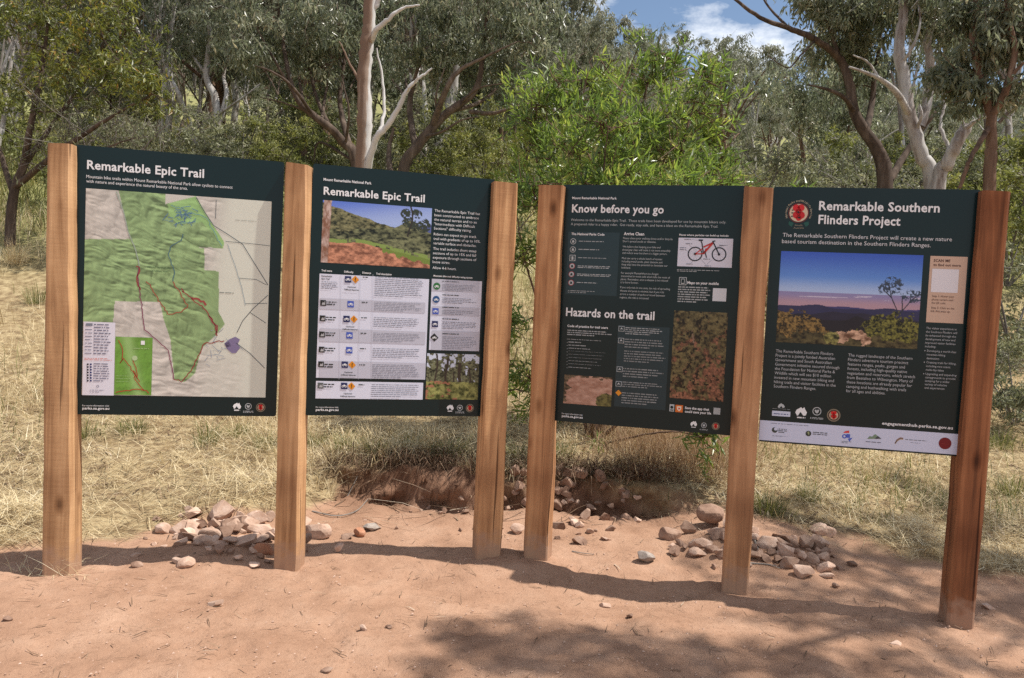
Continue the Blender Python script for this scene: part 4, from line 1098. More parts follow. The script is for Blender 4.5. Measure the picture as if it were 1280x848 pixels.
# ---- board 4: the project board
B = Board('information_board', 'green board with a wide view over ranges and a white strip of sponsor emblems', 3,
          ((968, 234), (1226.8, 237), (1201, 572.3), (948, 551)), (920, 220, 2.3556))
mb = MB(); B.text(mb, 'Remarkable Southern', 244, 100, 598, 108, 27, bold=True); B.part(mb, 'heading'); mb = MB(); B.text(mb, 'Flinders Project', 242, 141, 482, 147, 27, bold=True); B.part(mb, 'heading')
B.crest(185, 110, 41, .95, True)
mb = MB()
B.text(mb, 'The Remarkable Southern Flinders Project will create a new nature', 138, 180, 634, 193, 12, lin(206, 208, 212))
B.text(mb, 'based tourism destination in the Southern Flinders Ranges.', 136, 197, 571, 212, 12, lin(206, 208, 212)); B.part(mb, 'introduction_text')
def paint_view(S, T):
    C = np.zeros(S.shape + (3,)) + lin(56, 88, 186)
    C = lay(C, sstep(-.05, .36, T), lin(100, 146, 216)); C = lay(C, sstep(.25, .44, T), lin(168, 190, 226))
    C = lay(C, T > .435, lin(140, 134, 176)); C = lay(C, sstep(.45, .56, T), lin(176, 146, 160))
    C = lay(C, (T > .455) & (fbm(S * 5, T * 60, 101) > .62) & (T < .5), lin(196, 190, 210))
    for k_, (b0, am, sc, c) in enumerate(((.60, .10, 2.2, (66, 64, 112)), (.62, .16, 3.1, (50, 50, 82)), (.68, .16, 3.6, (44, 42, 60)), (.74, .14, 4.3, (36, 34, 42)))):
        h = b0 - am * (fbm(S * sc + 3 * k_ + .4, 0 * T, 102 + k_, 3) - .32) - .03 * S * (k_ == 0)
        m_ = T > h
        C = np.where(m_[..., None], lin(*c) * (1 + .35 * (fbm(S * 9 + T * 6, T * 16, 110 + k_)[..., None] - .5)), C)
    rag = lambda sc, sd_: (fbm(S * sc * 1.4, T * sc, sd_, 6, .68) - .5)
    lb = T > .665 + .25 * np.clip(S - .12, 0, 1) + 1.5 * np.clip(S - .3, 0, 1) + .22 * rag(14, 115)
    C = lay(C, lb, blobs(S * 1.4, T, 44, 116, lin(24, 21, 15), lin(150, 122, 70), 6))
    C = lay(C, lb & (rag(30, 215) > .12), lin(40, 36, 24))
    rb = ((S - .84) / .25) ** 2 + ((T - .88) / .24) ** 2 < .85 + 2.6 * rag(16, 117)
    C = lay(C, rb, blobs(S * 1.4, T, 46, 118, lin(14, 18, 11), lin(132, 130, 62), 6))
    C = lay(C, rb & (rag(34, 216) > .10), lin(26, 30, 20))
    C = lay(C, (T > .90 + .25 * rag(10, 217)), blobs(S, T, 30, 218, lin(26, 24, 18), lin(96, 88, 58), 5))
    rk = (((S - .47) / .045) ** 2 + ((T - .91) / .06) ** 2 < 1 + 3 * rag(12, 219)) | (((S - .575) / .065) ** 2 + ((T - .88) / .045) ** 2 < 1 + 3 * rag(11, 220)) | (((S - .64) / .04) ** 2 + ((T - .95) / .06) ** 2 < 1 + 3 * rag(12, 221))
    C = lay(C, rk, blobs(S + .4 * T, T, 26, 119, lin(98, 68, 50), lin(222, 184, 154), 5))
    C = lay(C, ((S - .40) / .06) ** 2 + ((T - .93) / .06) ** 2 < 1 + 4 * rag(18, 222), blobs(S, T, 40, 223, lin(44, 46, 26), lin(150, 146, 84), 5))
    for (cx, cy, a, b_) in ((.80, .33, .075, .075), (.745, .36, .045, .055), (.96, .44, .065, .07), (.88, .44, .025, .03)):
        C = lay(C, (((S - cx) / a) ** 2 + ((T - cy) / b_) ** 2 < 1.1 + 3 * rag(16, 224)) & (rag(52, 120) > -.02), lin(58, 70, 88))
    for (xa, ya, xb, yb) in ((.86, .64, .80, .46), (.80, .46, .78, .34), (.86, .64, .93, .50), (.93, .50, .97, .44), (.88, .60, .875, .45), (.80, .46, .74, .38)):
        t = np.clip(((S - xa) * (xb - xa) + (T - ya) * (yb - ya)) / ((xb - xa) ** 2 + (yb - ya) ** 2), 0, 1)
        C = lay(C, np.hypot(S - xa - t * (xb - xa), (T - ya - t * (yb - ya)) * .66) < .0038, lin(50, 52, 62))
    return C
B.picture('mountain_view_photograph', (134, 222), (530, 512), paint_view, 270, 190)
mb = MB(); B.rect(mb, 571, 236, 666, 437, lin(196, 168, 148), 1); B.part(mb, 'scan_card')
mb = MB()
SC = lin(84, 52, 48)
B.text(mb, 'SCAN ME', 580, 253, 629, 255, 8, SC, True); B.text(mb, 'to find out more', 579, 265, 660, 269, 7.5, SC, True)
B.rect(mb, 576, 274, 650, 346, lin(216, 214, 220), 2)
B.text(mb, 'Step 1: Hover your', 575, 357, 640, 361, 6.5, SC); B.text(mb, 'phone camera over', 574, 367, 638, 371, 6.5, SC); B.text(mb, 'the QR code.', 573, 377, 615, 380, 6.5, SC)
B.text(mb, 'Step 2: Click on the', 572, 391, 640, 396, 6.5, SC); B.text(mb, 'link that pops up.', 571, 401, 628, 405, 6.5, SC)
B.part(mb, 'scan_card_lettering')
TX = lin(176, 180, 184)
mb = MB()
B.para(mb, ['The Remarkable Southern Flinders', 'Project is a jointly funded Australian', 'Government and South Australian', 'Government initiative secured through', 'the Foundation for National Parks &', 'Wildlife which will see $10 million', 'invested in new mountain biking and', 'hiking trails and visitor facilities in the', 'Southern Flinders Ranges.'], 117, 519, 109, 622, 9, 188, TX)
B.para(mb, ['The rugged landscape of the Southern', 'Flinders adventure tourism precinct', 'features ranges, peaks, gorges and', 'forests, including high-quality native', 'vegetation and reservoirs, which stretch', 'from Beetaloo to Wilmington. Many of', 'these locations are already popular for', 'camping and bushwalking with trails', 'for all ages and abilities.'], 328, 532, 320, 637, 9, 200, TX)
B.para(mb, ['The visitor experience in', 'the Southern Flinders will', 'be enhanced through the', 'development of new and', 'improved visitor facilities', 'including:'], 557, 452, 554, 506, 6.5, 92, TX)
B.para(mb, ['Developing a world-class', 'mountain biking', 'destination'], 559, 519, 558, 541, 6.5, 86, TX)
B.para(mb, ['Creating trails for hiking,', 'including new scenic', 'multi-day hikes'], 557, 553, 556, 575, 6.5, 88, TX)
B.para(mb, ['Upgrading and expanding', 'campgrounds to provide', 'camping for a wider', 'variety of vehicles', 'and experiences'], 554, 587, 552, 628, 6.5, 92, TX)
for (x, y) in ((553, 516), (551, 550), (549, 584)): B.disc(mb, x, y, 1.6, TX, 2, 8)
B.part(mb, 'body_text')
mb = MB(); B.text(mb, 'engagementhub.parks.sa.gov.au', 426, 732, 634, 750, 9, WHITE, True); B.part(mb, 'web_address')
B.map_emblem(190, 697, 17); B.round_emblem(236, 693, 13); B.crest(285, 705, 20)
mb = MB(); B.rect(mb, 106, 690, 158, 709, lin(196, 204, 224), 1); B.fine(mb, 110, 697, 154, 704, 1, lin(70, 84, 130), 2, 2, .6, 1)
B.fine(mb, 106, 683, 158, 688, 1, GREYT, 3, 1, .6, 1)
B.poly(mb, [(122, 680), (125, 673), (132, 669), (139, 673), (143, 680), (137, 683), (132, 676), (127, 683)], GREYT, 1); B.part(mb, 'national_funding_emblem')
mb = MB()
c0, c1 = B.uv(71, 716), B.uv(664, 829)
STR = lin(198, 204, 226)
vt = (B.uv(71, 716)[1] + B.uv(668, 766)[1]) / 2
B.upoly(mb, [[.001, vt], [.999, vt], [.999, .994], [.001, .994]], STR, 1); B.part(mb, 'sponsor_strip')
mb = MB()
SG = lin(110, 116, 130)
B.fine(mb, 102, 728, 212, 734, 1, SG, 2, 2, .5, 1)
B.disc(mb, 113, 747, 8.5, lin(60, 70, 68), 2, 16); B.disc(mb, 116, 744, 5, STR, 3, 12); B.fine(mb, 124, 742, 152, 758, 3, lin(90, 96, 104), 3, 2, .5); B.fine(mb, 106, 762, 156, 770, 2, SG, 8, 2, .3)
B.disc(mb, 211, 758, 8.5, lin(56, 64, 62), 2, 16); B.poly(mb, [(208, 755), (211, 751), (214, 756), (212, 764)], lin(150, 160, 120), 3); B.fine(mb, 224, 752, 268, 766, 2, lin(90, 96, 104), 4, 2, .5, 1); B.fine(mb, 224, 772, 275, 776, 1, SG, 8, 2, .4, 1)
rb_ = lin(70, 96, 190)
B.disc(mb, 316, 767, 7, rb_, 2, 14, 3.5); B.rect(mb, 322, 760, 332, 772, rb_, 2); B.poly(mb, [(312, 757), (318, 752), (330, 750), (330, 757)], lin(206, 66, 66), 2); B.poly(mb, [(326, 774), (340, 771), (330, 783)], rb_, 2); B.fine(mb, 308, 780, 336, 790, 2, SG, 4, 2, .4)
B.poly(mb, [(382, 775), (390, 767), (396, 769), (406, 761), (424, 775)], lin(118, 140, 120), 2); B.poly(mb, [(404, 775), (414, 767), (424, 775)], lin(62, 70, 76), 3); B.fine(mb, 378, 781, 424, 789, 1, lin(96, 100, 116), 5, 2, .5, 1)
for dy, c in ((0, lin(160, 120, 100)), (4, lin(90, 94, 104)), (8, lin(176, 150, 120))):
    B.line(mb, [(464, 788 + dy * .3), (470, 778 + dy * .5), (480, 772 + dy * .5), (488, 774 + dy * .4)], .004, c, 2)
B.fine(mb, 494, 776, 556, 784, 1, lin(100, 104, 112), 6, 2, .6, 1); B.fine(mb, 510, 786, 538, 790, 1, SG, 6, 2, .5, 1)
B.disc(mb, 611, 790, 19, lin(112, 22, 34), 2, 30); B.line(mb, [(600, 790), (622, 792)], .0015, lin(150, 60, 60), 3); B.fine(mb, 588, 809, 632, 813, 1, SG, 6, 2, .3, 1)
B.part(mb, 'sponsor_emblems')
# ------------------------------------------------------------------ the trees one can tell apart
# yellowing bushy tree at the left
D = 12.5
tree('wattle_tree', 'bushy tree with yellowing leaves and grey twigs at the far left', 'tree', base_at(12, D),
     [limb([(12, 330, D), (16, 250, D), (30, 205, D), (40, 150, D - .2), (52, 90, D), (60, 30, D)], .085, .02),
      limb([(18, 235, D), (60, 200, D - .3), (110, 165, D - .5), (150, 140, D - .6), (190, 118, D - .6)], .055, .012),
      limb([(28, 210, D), (70, 150, D + .4), (110, 95, D + .5), (135, 40, D + .5)], .045, .012),
      limb([(16, 240, D), (0, 190, D + .2), (-20, 130, D + .3), (-40, 60, D)], .05, .012),
      limb([(60, 200, D - .3), (115, 190, D - .6), (170, 172, D - .7)], .03, .008)],
     [mass(20, 40, D, 70, 14), mass(90, 30, D, 70, 15), mass(150, 55, D, 55, 12), mass(175, 95, D - .6, 40, 9), mass(60, 90, D - .4, 60, 9), mass(120, 110, D + .3, 60, 9),
      mass(-30, 90, D, 70, 9), mass(190, 125, D - .6, 28, 5), mass(60, -50, D, 90, 14), mass(150, -30, D, 60, 8), mass(-30, 10, D, 60, 9)],
     BARK_DARK, LEAF_YEL, 11, leaf_n=78, leaf_l=.11, leaf_w=.030, clump=.24, droop=.5, twig_r=.011)
# grey leafless twig mass under its crown
rng = np.random.default_rng(12)
D = 12.2
tree('twiggy_bush', 'grey half bare twiggy bush below the yellowing tree at the left', 'bush', base_at(120, D),
     [limb([(120, 330, D), (118, 260, D), (110, 200, D), (95, 140, D)], .03, .006), limb([(120, 300, D), (150, 230, D), (185, 180, D), (215, 150, D)], .025, .005),
      limb([(120, 300, D), (80, 240, D), (50, 180, D)], .022, .005), limb([(120, 280, D), (140, 200, D + .3), (150, 120, D + .2)], .022, .005)],
     [mass(110, 150, D, 55, 26), mass(160, 175, D, 50, 24), mass(70, 185, D, 45, 18), mass(130, 215, D, 60, 20)],
     TWIG_GREY, LEAF_SHR, 13, leaf_n=25, leaf_l=.07, leaf_w=.018, clump=.26, bare=.15, twig_r=.006)

# pale limbed gum behind the map board
D = 20
tree('gum_tree', 'grey gum with pale forking trunk rising behind the map board', 'tree', base_at(272, D),
     [limb([(273, 320, D), (272, 195, D), (272, 150, D), (268, 120, D), (258, 95, D), (262, 40, D), (255, -20, D)], .16, .03),
      limb([(272, 160, D), (283, 120, D), (280, 90, D + .4), (292, 50, D), (300, 0, D)], .07, .02),
      limb([(250, 300, D), (245, 200, D), (240, 165, D), (224, 120, D - .5), (212, 95, D - .5), (198, 60, D)], .12, .02),
      limb([(270, 145, D), (300, 125, D - .6), (325, 105, D - .8)], .04, .012), limb([(262, 100, D), (235, 60, D + .6), (215, 20, D + .6)], .05, .012)],
     [mass(250, 30, D, 60, 14), mass(210, 60, D, 45, 10), mass(290, 35, D, 50, 12), mass(200, 5, D, 50, 9), mass(275, -30, D, 60, 8)],
     BARK_PALE, LEAF_GUM, 21, leaf_n=85, leaf_l=.17, leaf_w=.042, clump=.36)

# big spreading dark gum, centre left
D = 14
tree('gum_tree', 'broad dark gum with leaning brown limbs and drooping canopy left of the pale dead trunk', 'tree', base_at(447, D),
     [(rooted(447, D, (444, 200, D), (430, 180, D), (412, 160, D - .2), (392, 145, D - .3), (372, 125, D - .4), (360, 90, D - .4), (352, 40, D), (345, -10, D)), .105, .02),
      limb([(412, 160, D - .2), (395, 120, D + .3), (385, 70, D + .4), (392, 20, D + .4)], .045, .012),
      limb([(392, 145, D - .3), (365, 108, D - .8), (340, 90, D - 1), (318, 82, D - 1)], .035, .008),
      limb([(440, 195, D), (425, 130, D + .6), (430, 70, D + .8), (420, 0, D + .8)], .06, .016),
      limb([(372, 125, D - .4), (340, 70, D - .6), (318, 30, D - .6)], .03, .008),
      limb([(380, 133, D - .3), (374, 100, D + .2), (368, 60, D + .3), (372, 20, D + .3)], .032, .008), limb([(402, 152, D - .2), (408, 110, D + .5), (414, 70, D + .5)], .032, .01), limb([(362, 100, D - .4), (340, 88, D - .2), (322, 92, D - .2)], .018, .006),
      limb([(386, 140, D - .3), (352, 128, D - .5), (325, 122, D - .6)], .022, .006), limb([(440, 200, D), (400, 178, D + .6), (392, 200, D + .6)], .03, .012), limb([(432, 182, D), (436, 140, D - .4), (428, 100, D - .4)], .03, .01)],
     [mass(350, 30, D, 60, 14), mass(400, 40, D, 55, 14), mass(315, 60, D - .6, 36, 7), mass(400, 80, D + .5, 36, 6), mass(430, 50, D + .6, 45, 10), mass(350, -20, D, 70, 10), mass(420, -10, D, 60, 10),
      mass(300, 30, D - .6, 40, 8), mass(370, 75, D + .7, 45, 9)],
     BARK_DARK, LEAF_GUM, 22, leaf_n=89, leaf_l=.14, leaf_w=.036, clump=.27)
# dead pale trunk
D = 12
root = empty('dead_tree', tuple(base_at(452, D)))
tag(root, 'dead tree with pale grey and brown peeling trunk behind the trail list board', 'dead tree')
tb = MB(); b0 = base_at(452, D)
rng = np.random.default_rng(31)
def dead(pts, r0, r1, k=9):
    pl = smooth_poly(np.array(pts) - b0, 7, rng, .006); tb.tube(pl, np.linspace(r0, r1, len(pl)) * rng.uniform(.93, 1.08, len(pl)), k)
dead([b0] + [W(*q) for q in ((453, 220, D), (456, 150, D), (455, 95, D), (459, 50, D), (462, 20, D), (463, -60, D))], .118, .085, 12)
dead([W(458, 215, D), W(470, 175, D - .2), W(490, 150, D - .3), W(508, 115, D - .4), W(524, 98, D - .4), W(540, 85, D - .4)], .06, .012)
dead([W(462, 55, D), W(470, 38, D - .2), W(488, 22, D - .3), W(505, 10, D - .3), W(524, 7, D - .3)], .05, .012)
dead([W(462, 22, D), W(472, 2, D), W(490, -30, D), W(500, -60, D)], .05, .02)
dead([W(508, 115, D - .4), W(520, 100, D - .6), W(526, 84, D - .6)], .018, .006, 5)
dead([W(455, 110, D), W(440, 85, D + .2), W(424, 52, D + .2)], .03, .008, 6)
dead([W(474, 170, D), W(480, 140, D + .2), W(478, 100, D + .3), W(470, 60, D + .3)], .035, .012, 6)
tb.build('trunk', BARK_TWOTONE, root, smooth=True)

# brown limbed gum to the right of it
D = 15.5
tree('gum_tree', 'tall gum with reddish brown sprawling limbs between the dead trunk and the green acacia', 'tree', base_at(500, D),
     [(rooted(500, D, (505, 210, D), (520, 185, D), (540, 160, D), (560, 140, D), (588, 120, D), (600, 95, D), (606, 40, D), (615, -30, D)), .13, .03),
      limb([(540, 160, D), (558, 112, D - .5), (575, 88, D - .6), (605, 72, D - .7), (640, 55, D - .8)], .07, .015),
      limb([(588, 140, D), (615, 142, D - .5), (640, 135, D - .7), (668, 128, D - .7)], .05, .012),
      limb([(520, 190, D), (512, 130, D + .6), (525, 70, D + .6), (520, 0, D + .6)], .08, .02),
      limb([(488, 225, D), (486, 190, D + .3), (492, 160, D + .3)], .07, .03), limb([(560, 140, D), (600, 128, D + .5), (630, 100, D + .8), (660, 60, D + 1)], .05, .014),
      limb([(530, 172, D), (552, 165, D - .4), (578, 150, D - .5), (600, 146, D - .5)], .035, .01), limb([(548, 152, D), (545, 120, D - .3), (556, 85, D - .3)], .03, .01), limb([(575, 130, D), (600, 110, D - .4), (632, 104, D - .5)], .03, .008)],
     [mass(520, 30, D, 60, 15), mass(575, 35, D, 58, 15), mass(630, 55, D, 58, 15), mass(660, 60, D, 36, 7), mass(545, 70, D + .8, 40, 7), mass(655, 115, D, 36, 6), mass(600, 80, D + .5, 36, 6),
      mass(670, 5, D, 36, 6), mass(640, -10, D, 60, 11), mass(560, -30, D, 70, 11), mass(505, 90, D + 1, 34, 5), mass(490, -10, D, 50, 8)],
     BARK_GREYBROWN, LEAF_GUM, 23, leaf_n=89, leaf_l=.155, leaf_w=.038, clump=.30)

# bright acacia bush behind the centre
D = 6.3
bb = base_at(752, D)
arng = np.random.default_rng(44)
def am(px, py, dd, r, n): return mass(px, py, 6.3 + dd, r, n)
tree('acacia_bush', 'bright green long leaved acacia bush behind the Know before you go board', 'bush', bb,
     [([bb, W(750, 470, D), W(742, 330, D), (W(730, 230, D)), W(722, 160, D), W(735, 90, D)], .028, .005),
      ([bb, W(760, 450, D + .1), W(775, 320, D + .2), W(790, 200, D + .2), W(806, 120, D + .2), W(826, 45, D + .2)], .024, .004),
      ([bb, W(768, 480, D - .2), W(810, 330, D - .3), W(840, 230, D - .3), W(862, 150, D - .2), W(880, 90, D - .2)], .022, .004),
      ([bb, W(735, 470, D + .3), W(700, 330, D + .3), W(680, 240, D + .3), W(668, 180, D + .2), W(672, 110, D + .2)], .022, .004),
      ([bb, W(790, 480, D + .3), W(850, 330, D + .4), W(880, 250, D + .4), W(896, 180, D + .4)], .018, .004),
      ([bb, W(740, 490, D - .3), W(735, 380, D - .6), W(750, 250, D - .8), W(760, 160, D - .9)], .018, .004),
      ([bb, W(720, 490, D), W(680, 400, D), W(655, 320, D), W(645, 260, D)], .018, .004), ([bb, W(840, 470, D - .5), W(930, 390, D - .8), W(1000, 320, D - .9)], .018, .005),  # last limb carries the hidden crown added to shade the bank
      ([bb, W(765, 500, D + .1), W(770, 420, D + .3), W(762, 300, D + .6), W(770, 180, D + .7)], .018, .005),
      ([bb, W(800, 545, D - .4), W(840, 540, D - .5), W(870, 545, D - .6), W(885, 560, D - .6)], .010, .003)],
     [am(735, 118, .1, 32, 8), am(806, 92, .2, 30, 7), am(826, 62, .2, 14, 2), am(868, 120, -.2, 34, 8), am(690, 140, .2, 32, 8), am(760, 150, -.7, 44, 11), am(820, 160, -.3, 46, 12), am(885, 165, .1, 30, 7),
      am(668, 185, .2, 30, 7), am(716, 200, -.2, 42, 11), am(775, 215, .4, 50, 12), am(845, 215, -.3, 46, 12), am(893, 215, .3, 26, 6), am(654, 240, .1, 26, 7), am(672, 112, .3, 18, 3),
      am(700, 280, -.5, 45, 8), am(780, 290, .3, 60, 9), am(860, 300, .3, 45, 7), am(644, 320, 0, 26, 7), am(640, 400, .2, 26, 6), am(636, 470, .4, 28, 6), am(760, 230, -.8, 40, 8), am(690, 230, -.7, 34, 7),
      am(720, 400, .4, 50, 7), am(840, 400, .5, 50, 7), am(870, 545, -.6, 20, 3), am(745, 560, -.2, 18, 2), am(680, 500, .6, 40, 5), am(905, 235, .2, 18, 4), am(702, 108, .1, 9, 2), am(764, 92, .1, 9, 2), am(884, 92, -.1, 10, 2), am(848, 78, .1, 8, 2), am(655, 150, .2, 10, 2), am(810, 240, -.9, 36, 6), am(862, 240, -.8, 30, 5),
      am(940, 300, -1.0, 30, 8), am(985, 290, -1.0, 34, 9), am(1000, 350, -.9, 34, 9), am(1030, 310, -.9, 34, 8), am(950, 370, -.8, 30, 6)],  # unseen masses behind the right board, added to cast shade on the bank
     BARK_BROWN, LEAF_ACA, 41, leaf_n=56, leaf_l=.098, leaf_w=.018, clump=.135, droop=.05, twig_r=.005, rise=np.array([0, 0, .9]), spread=1.0)

# dark arching gum at the right
D = 13
tree('gum_tree', 'dark gum with long arching limbs behind the gap between the two right boards', 'tree', base_at(1108, D),
     [(rooted(1108, D, (1106, 225, D), (1098, 190, D), (1082, 165, D), (1068, 140, D), (1062, 105, D), (1050, 75, D), (1020, 50, D - .3), (985, 35, D - .4), (950, 22, D - .5), (912, -6, D - .6)), .13, .02),
      limb([(1068, 140, D), (1055, 122, D - .3), (1035, 112, D - .4), (1010, 106, D - .4)], .05, .012),
      limb([(1082, 165, D), (1090, 130, D + .4), (1094, 90, D + .5), (1100, 50, D + .5), (1096, 0, D + .5)], .06, .02),
      limb([(1050, 75, D), (1035, 30, D), (1018, 10, D), (1000, -20, D)], .035, .012), limb([(985, 35, D - .4), (960, 8, D - .2), (945, -20, D - .2)], .025, .01),
      limb([(1020, 50, D - .3), (1000, 70, D - .5), (985, 85, D - .5), (960, 70, D - .5)], .02, .006), limb([(1112, 225, D), (1130, 195, D + .3), (1150, 165, D + .4), (1170, 140, D + .4)], .07, .03)],
     [mass(1050, 15, D, 42, 13), mass(1005, 0, D, 26, 5), mass(1085, 30, D, 40, 12), mass(1045, 55, D + .4, 30, 8), mass(1075, 75, D + .5, 32, 8), mass(1040, -40, D, 50, 8), mass(1100, -20, D, 50, 9),
      mass(1040, 110, D + 1, 28, 4)],
     BARK_DARK, LEAF_GUM, 24, leaf_n=136, leaf_l=.14, leaf_w=.034, clump=.25)
# pale trunk with broken limbs
D = 11.5
tree('gum_tree', 'pale mottled gum trunk with broken dead limbs right of the dark arching gum', 'tree', base_at(1168, D),
     [(rooted(1168, D, (1164, 228, D), (1152, 195, D), (1142, 160, D), (1134, 130, D), (1130, 95, D), (1124, 70, D), (1126, 40, D), (1130, 10, D), (1128, -50, D)), .108, .06),
      limb([(1138, 145, D), (1122, 118, D - .3), (1105, 102, D - .4), (1085, 92, D - .5), (1062, 84, D - .6)], .055, .014),
      limb([(1098, 98, D - .4), (1085, 78, D - .5), (1066, 69, D - .6)], .020, .010),
      limb([(1144, 165, D), (1152, 145, D - .2), (1149, 130, D - .2)], .03, .012),
      limb([(1150, 160, D + .4), (1160, 125, D + .5), (1163, 85, D + .5), (1160, 50, D + .5), (1172, 15, D + .5), (1180, -40, D + .4)], .075, .045),
      limb([(1160, 60, D + .5), (1148, 38, D + .7), (1140, 28, D + .7)], .035, .015),
      limb([(1126, 80, D), (1140, 60, D - .2), (1150, 30, D - .2), (1146, -10, D)], .025, .01)],
     [mass(1130, -10, D, 40, 9), mass(1180, 15, D + .4, 44, 12), mass(1150, 15, D + .6, 26, 4), mass(1210, 45, D + .6, 26, 4), mass(1200, 85, D + .8, 28, 5), mass(1180, -40, D, 60, 9), mass(1240, 0, D + .6, 32, 4)],
     BARK_PALE, LEAF_GUM, 25, leaf_n=124, leaf_l=.13, leaf_w=.034, clump=.23)
# leaning broken stump
D = 11.2
b0 = base_at(1166, D); root = empty('broken_trunk', tuple(b0)); tag(root, 'pale broken tree trunk leaning right with a jagged hollow end', 'tree trunk')
tb = MB(); rng = np.random.default_rng(33)
dead([b0] + [W(*q) for q in ((1172, 232, D), (1184, 205, D - .1), (1196, 180, D - .2), (1208, 158, D - .2))], .105, .078, 12)
dead([W(1202, 165, D - .2), W(1222, 150, D - .4), W(1236, 146, D - .5)], .035, .015, 7)
dead([W(1206, 161, D - .25), W(1203, 150, D - .25)], .035, .006, 6); dead([W(1209, 162, D - .2), W(1213, 152, D - .2)], .028, .006, 6)
dead([W(1190, 192, D - .1), W(1176, 160, D + .1), W(1180, 130, D + .2), W(1174, 108, D + .2)], .03, .01, 7); dead([W(1222, 150, D - .4), W(1232, 130, D - .5), W(1230, 118, D - .5)], .016, .006, 5)
tb.build('trunk', BARK_PALE, root, smooth=True)
# slim gum at the right edge
D = 9.5
tree('gum_tree', 'slim forked gum with dark glossy leaves standing behind the right end post', 'tree', base_at(1238, D),
     [(rooted(1238, D, (1237, 230, D), (1239, 180, D), (1238, 140, D), (1228, 110, D), (1220, 75, D), (1216, 40, D), (1220, 10, D), (1212, -40, D)), .075, .03),
      limb([(1239, 145, D), (1252, 125, D - .1), (1262, 98, D - .2), (1268, 60, D - .2), (1260, 20, D - .2), (1256, -40, D)], .05, .025),
      limb([(1236, 160, D), (1225, 178, D - .2), (1210, 205, D - .3), (1200, 235, D - .3)], .035, .02),
      limb([(1262, 98, D - .2), (1278, 80, D - .3), (1300, 70, D - .4)], .025, .01), limb([(1228, 110, D), (1208, 90, D + .2), (1190, 85, D + .2)], .018, .006)],
     [mass(1222, 20, D, 26, 7), mass(1265, 20, D, 30, 8), mass(1198, 100, D, 26, 6), mass(1240, 60, D, 24, 5), mass(1278, 55, D, 26, 6), mass(1215, 125, D, 18, 3), mass(1270, 120, D, 24, 4), mass(1240, -30, D, 60, 10), mass(1300, 40, D, 40, 7)],
     BARK_BROWN, LEAF_GUM, 26, leaf_n=150, leaf_l=.12, leaf_w=.034, clump=.2)
# thin white stems behind the second post
for i, (px, D, top, lean, lab) in enumerate(((378, 24, 140, -4, 'thin white gum stem behind the post between the left boards'), (330, 26, 150, 6, 'thin dark gum stem behind the right half of the map board'),
                                             (620, 22, 130, 10, 'thin brown stem in the gap left of the acacia'), (1010, 20, 150, -14, 'thin grey leaning stem left of the dark arching gum'), (1050, 19, 150, 12, 'thin grey stem below the dark arching gum'))):
    tree('young_gum', lab, 'tree', base_at(px, D), [limb([(px, 330, D), (px + lean * .3, 220, D), (px + lean * .6, 180, D), (px + lean, top, D), (px + lean * 1.6, top - 50, D)], .075, .02)],
         [mass(px + lean * 1.4, top - 40, D, 34, 9), mass(px + lean, top, D, 24, 5)], BARK_PALE if i == 0 else BARK_BROWN, LEAF_GUM, 60 + i, leaf_n=150, leaf_l=.17, leaf_w=.045, clump=.36)

# ------------------------------------------------------------------ trees copied over the hillside
def proto_tree(name, label, seed, h, leaf, bark, group, n_mass=9, leaf_n=130, spread_r=.42, low=.35, clumps=9, ll=.24, lw=.07):
    rng = np.random.default_rng(seed)
    b = np.zeros(3)
    limbs = []; masses = []
    top = np.array([rng.normal(0, .05) * h, rng.normal(0, .05) * h, h * .8])
    limbs.append(([b, np.array([rng.normal(0, .03) * h, rng.normal(0, .03) * h, h * .3]), np.array([rng.normal(0, .05) * h, rng.normal(0, .05) * h, h * .55]), top], h * .022, h * .006))
    for q in range(n_mass):
        a = q * 2.4 + rng.uniform(-.4, .4); rr = h * spread_r * rng.uniform(.35, 1); z = h * rng.uniform(low, .95)
        c = np.array([math.cos(a) * rr, math.sin(a) * rr, z])
        s = np.array([0, 0, h * rng.uniform(.2, .5)]); s[2] = min(s[2], z * .8)
        limbs.append(([s, (s + c) / 2 + np.array([0, 0, h * .03]), c], h * .009, h * .003))
        masses.append((c, h * rng.uniform(.10, .17), clumps))
    masses.append((top + np.array([0, 0, h * .08]), h * .14, clumps))
    return tree(name, label, 'tree', b, limbs, masses, bark, leaf, seed, leaf_n=leaf_n, leaf_l=ll, leaf_w=lw, clump=h * .052, group=group, twig_r=.012)
# slender grey stems with small high crowns
G3 = 'slender grey stemmed gums on the slope'
def slender(seed, h):
    r_ = np.random.default_rng(seed); b = np.zeros(3)
    c = lambda z, q: np.array([r_.normal(0, q), r_.normal(0, q), z])
    top = c(h * .85, .25 * h * .2)
    limbs = [([b, c(h * .25, .12), c(h * .5, .2), top], h * .013, h * .005)]
    masses = [(top + [0, 0, h * .05], h * .10, 8)]
    for q in range(5):
        e = np.array([r_.normal(0, h * .14), r_.normal(0, h * .14), h * r_.uniform(.5, .9)])
        s0 = np.array([0, 0, h * r_.uniform(.3, .55)])
        limbs.append(([s0, (s0 + e) / 2 + [0, 0, h * .02], e], h * .006, h * .002)); masses.append((e, h * .08, 5))
    return tree('slender_gum', 'slender pale grey stemmed gum with small high crown on the slope', 'tree', b, limbs, masses, BARK_PALE if seed % 2 else BARK_GREYBROWN, LEAF_FAR, seed, leaf_n=90, leaf_l=.19, leaf_w=.05, clump=h * .04, group=G3, twig_r=.010)
SLN = [slender(301, 7.5), slender(302, 6.5)]
srng = np.random.default_rng(303); fresh = {0, 1}
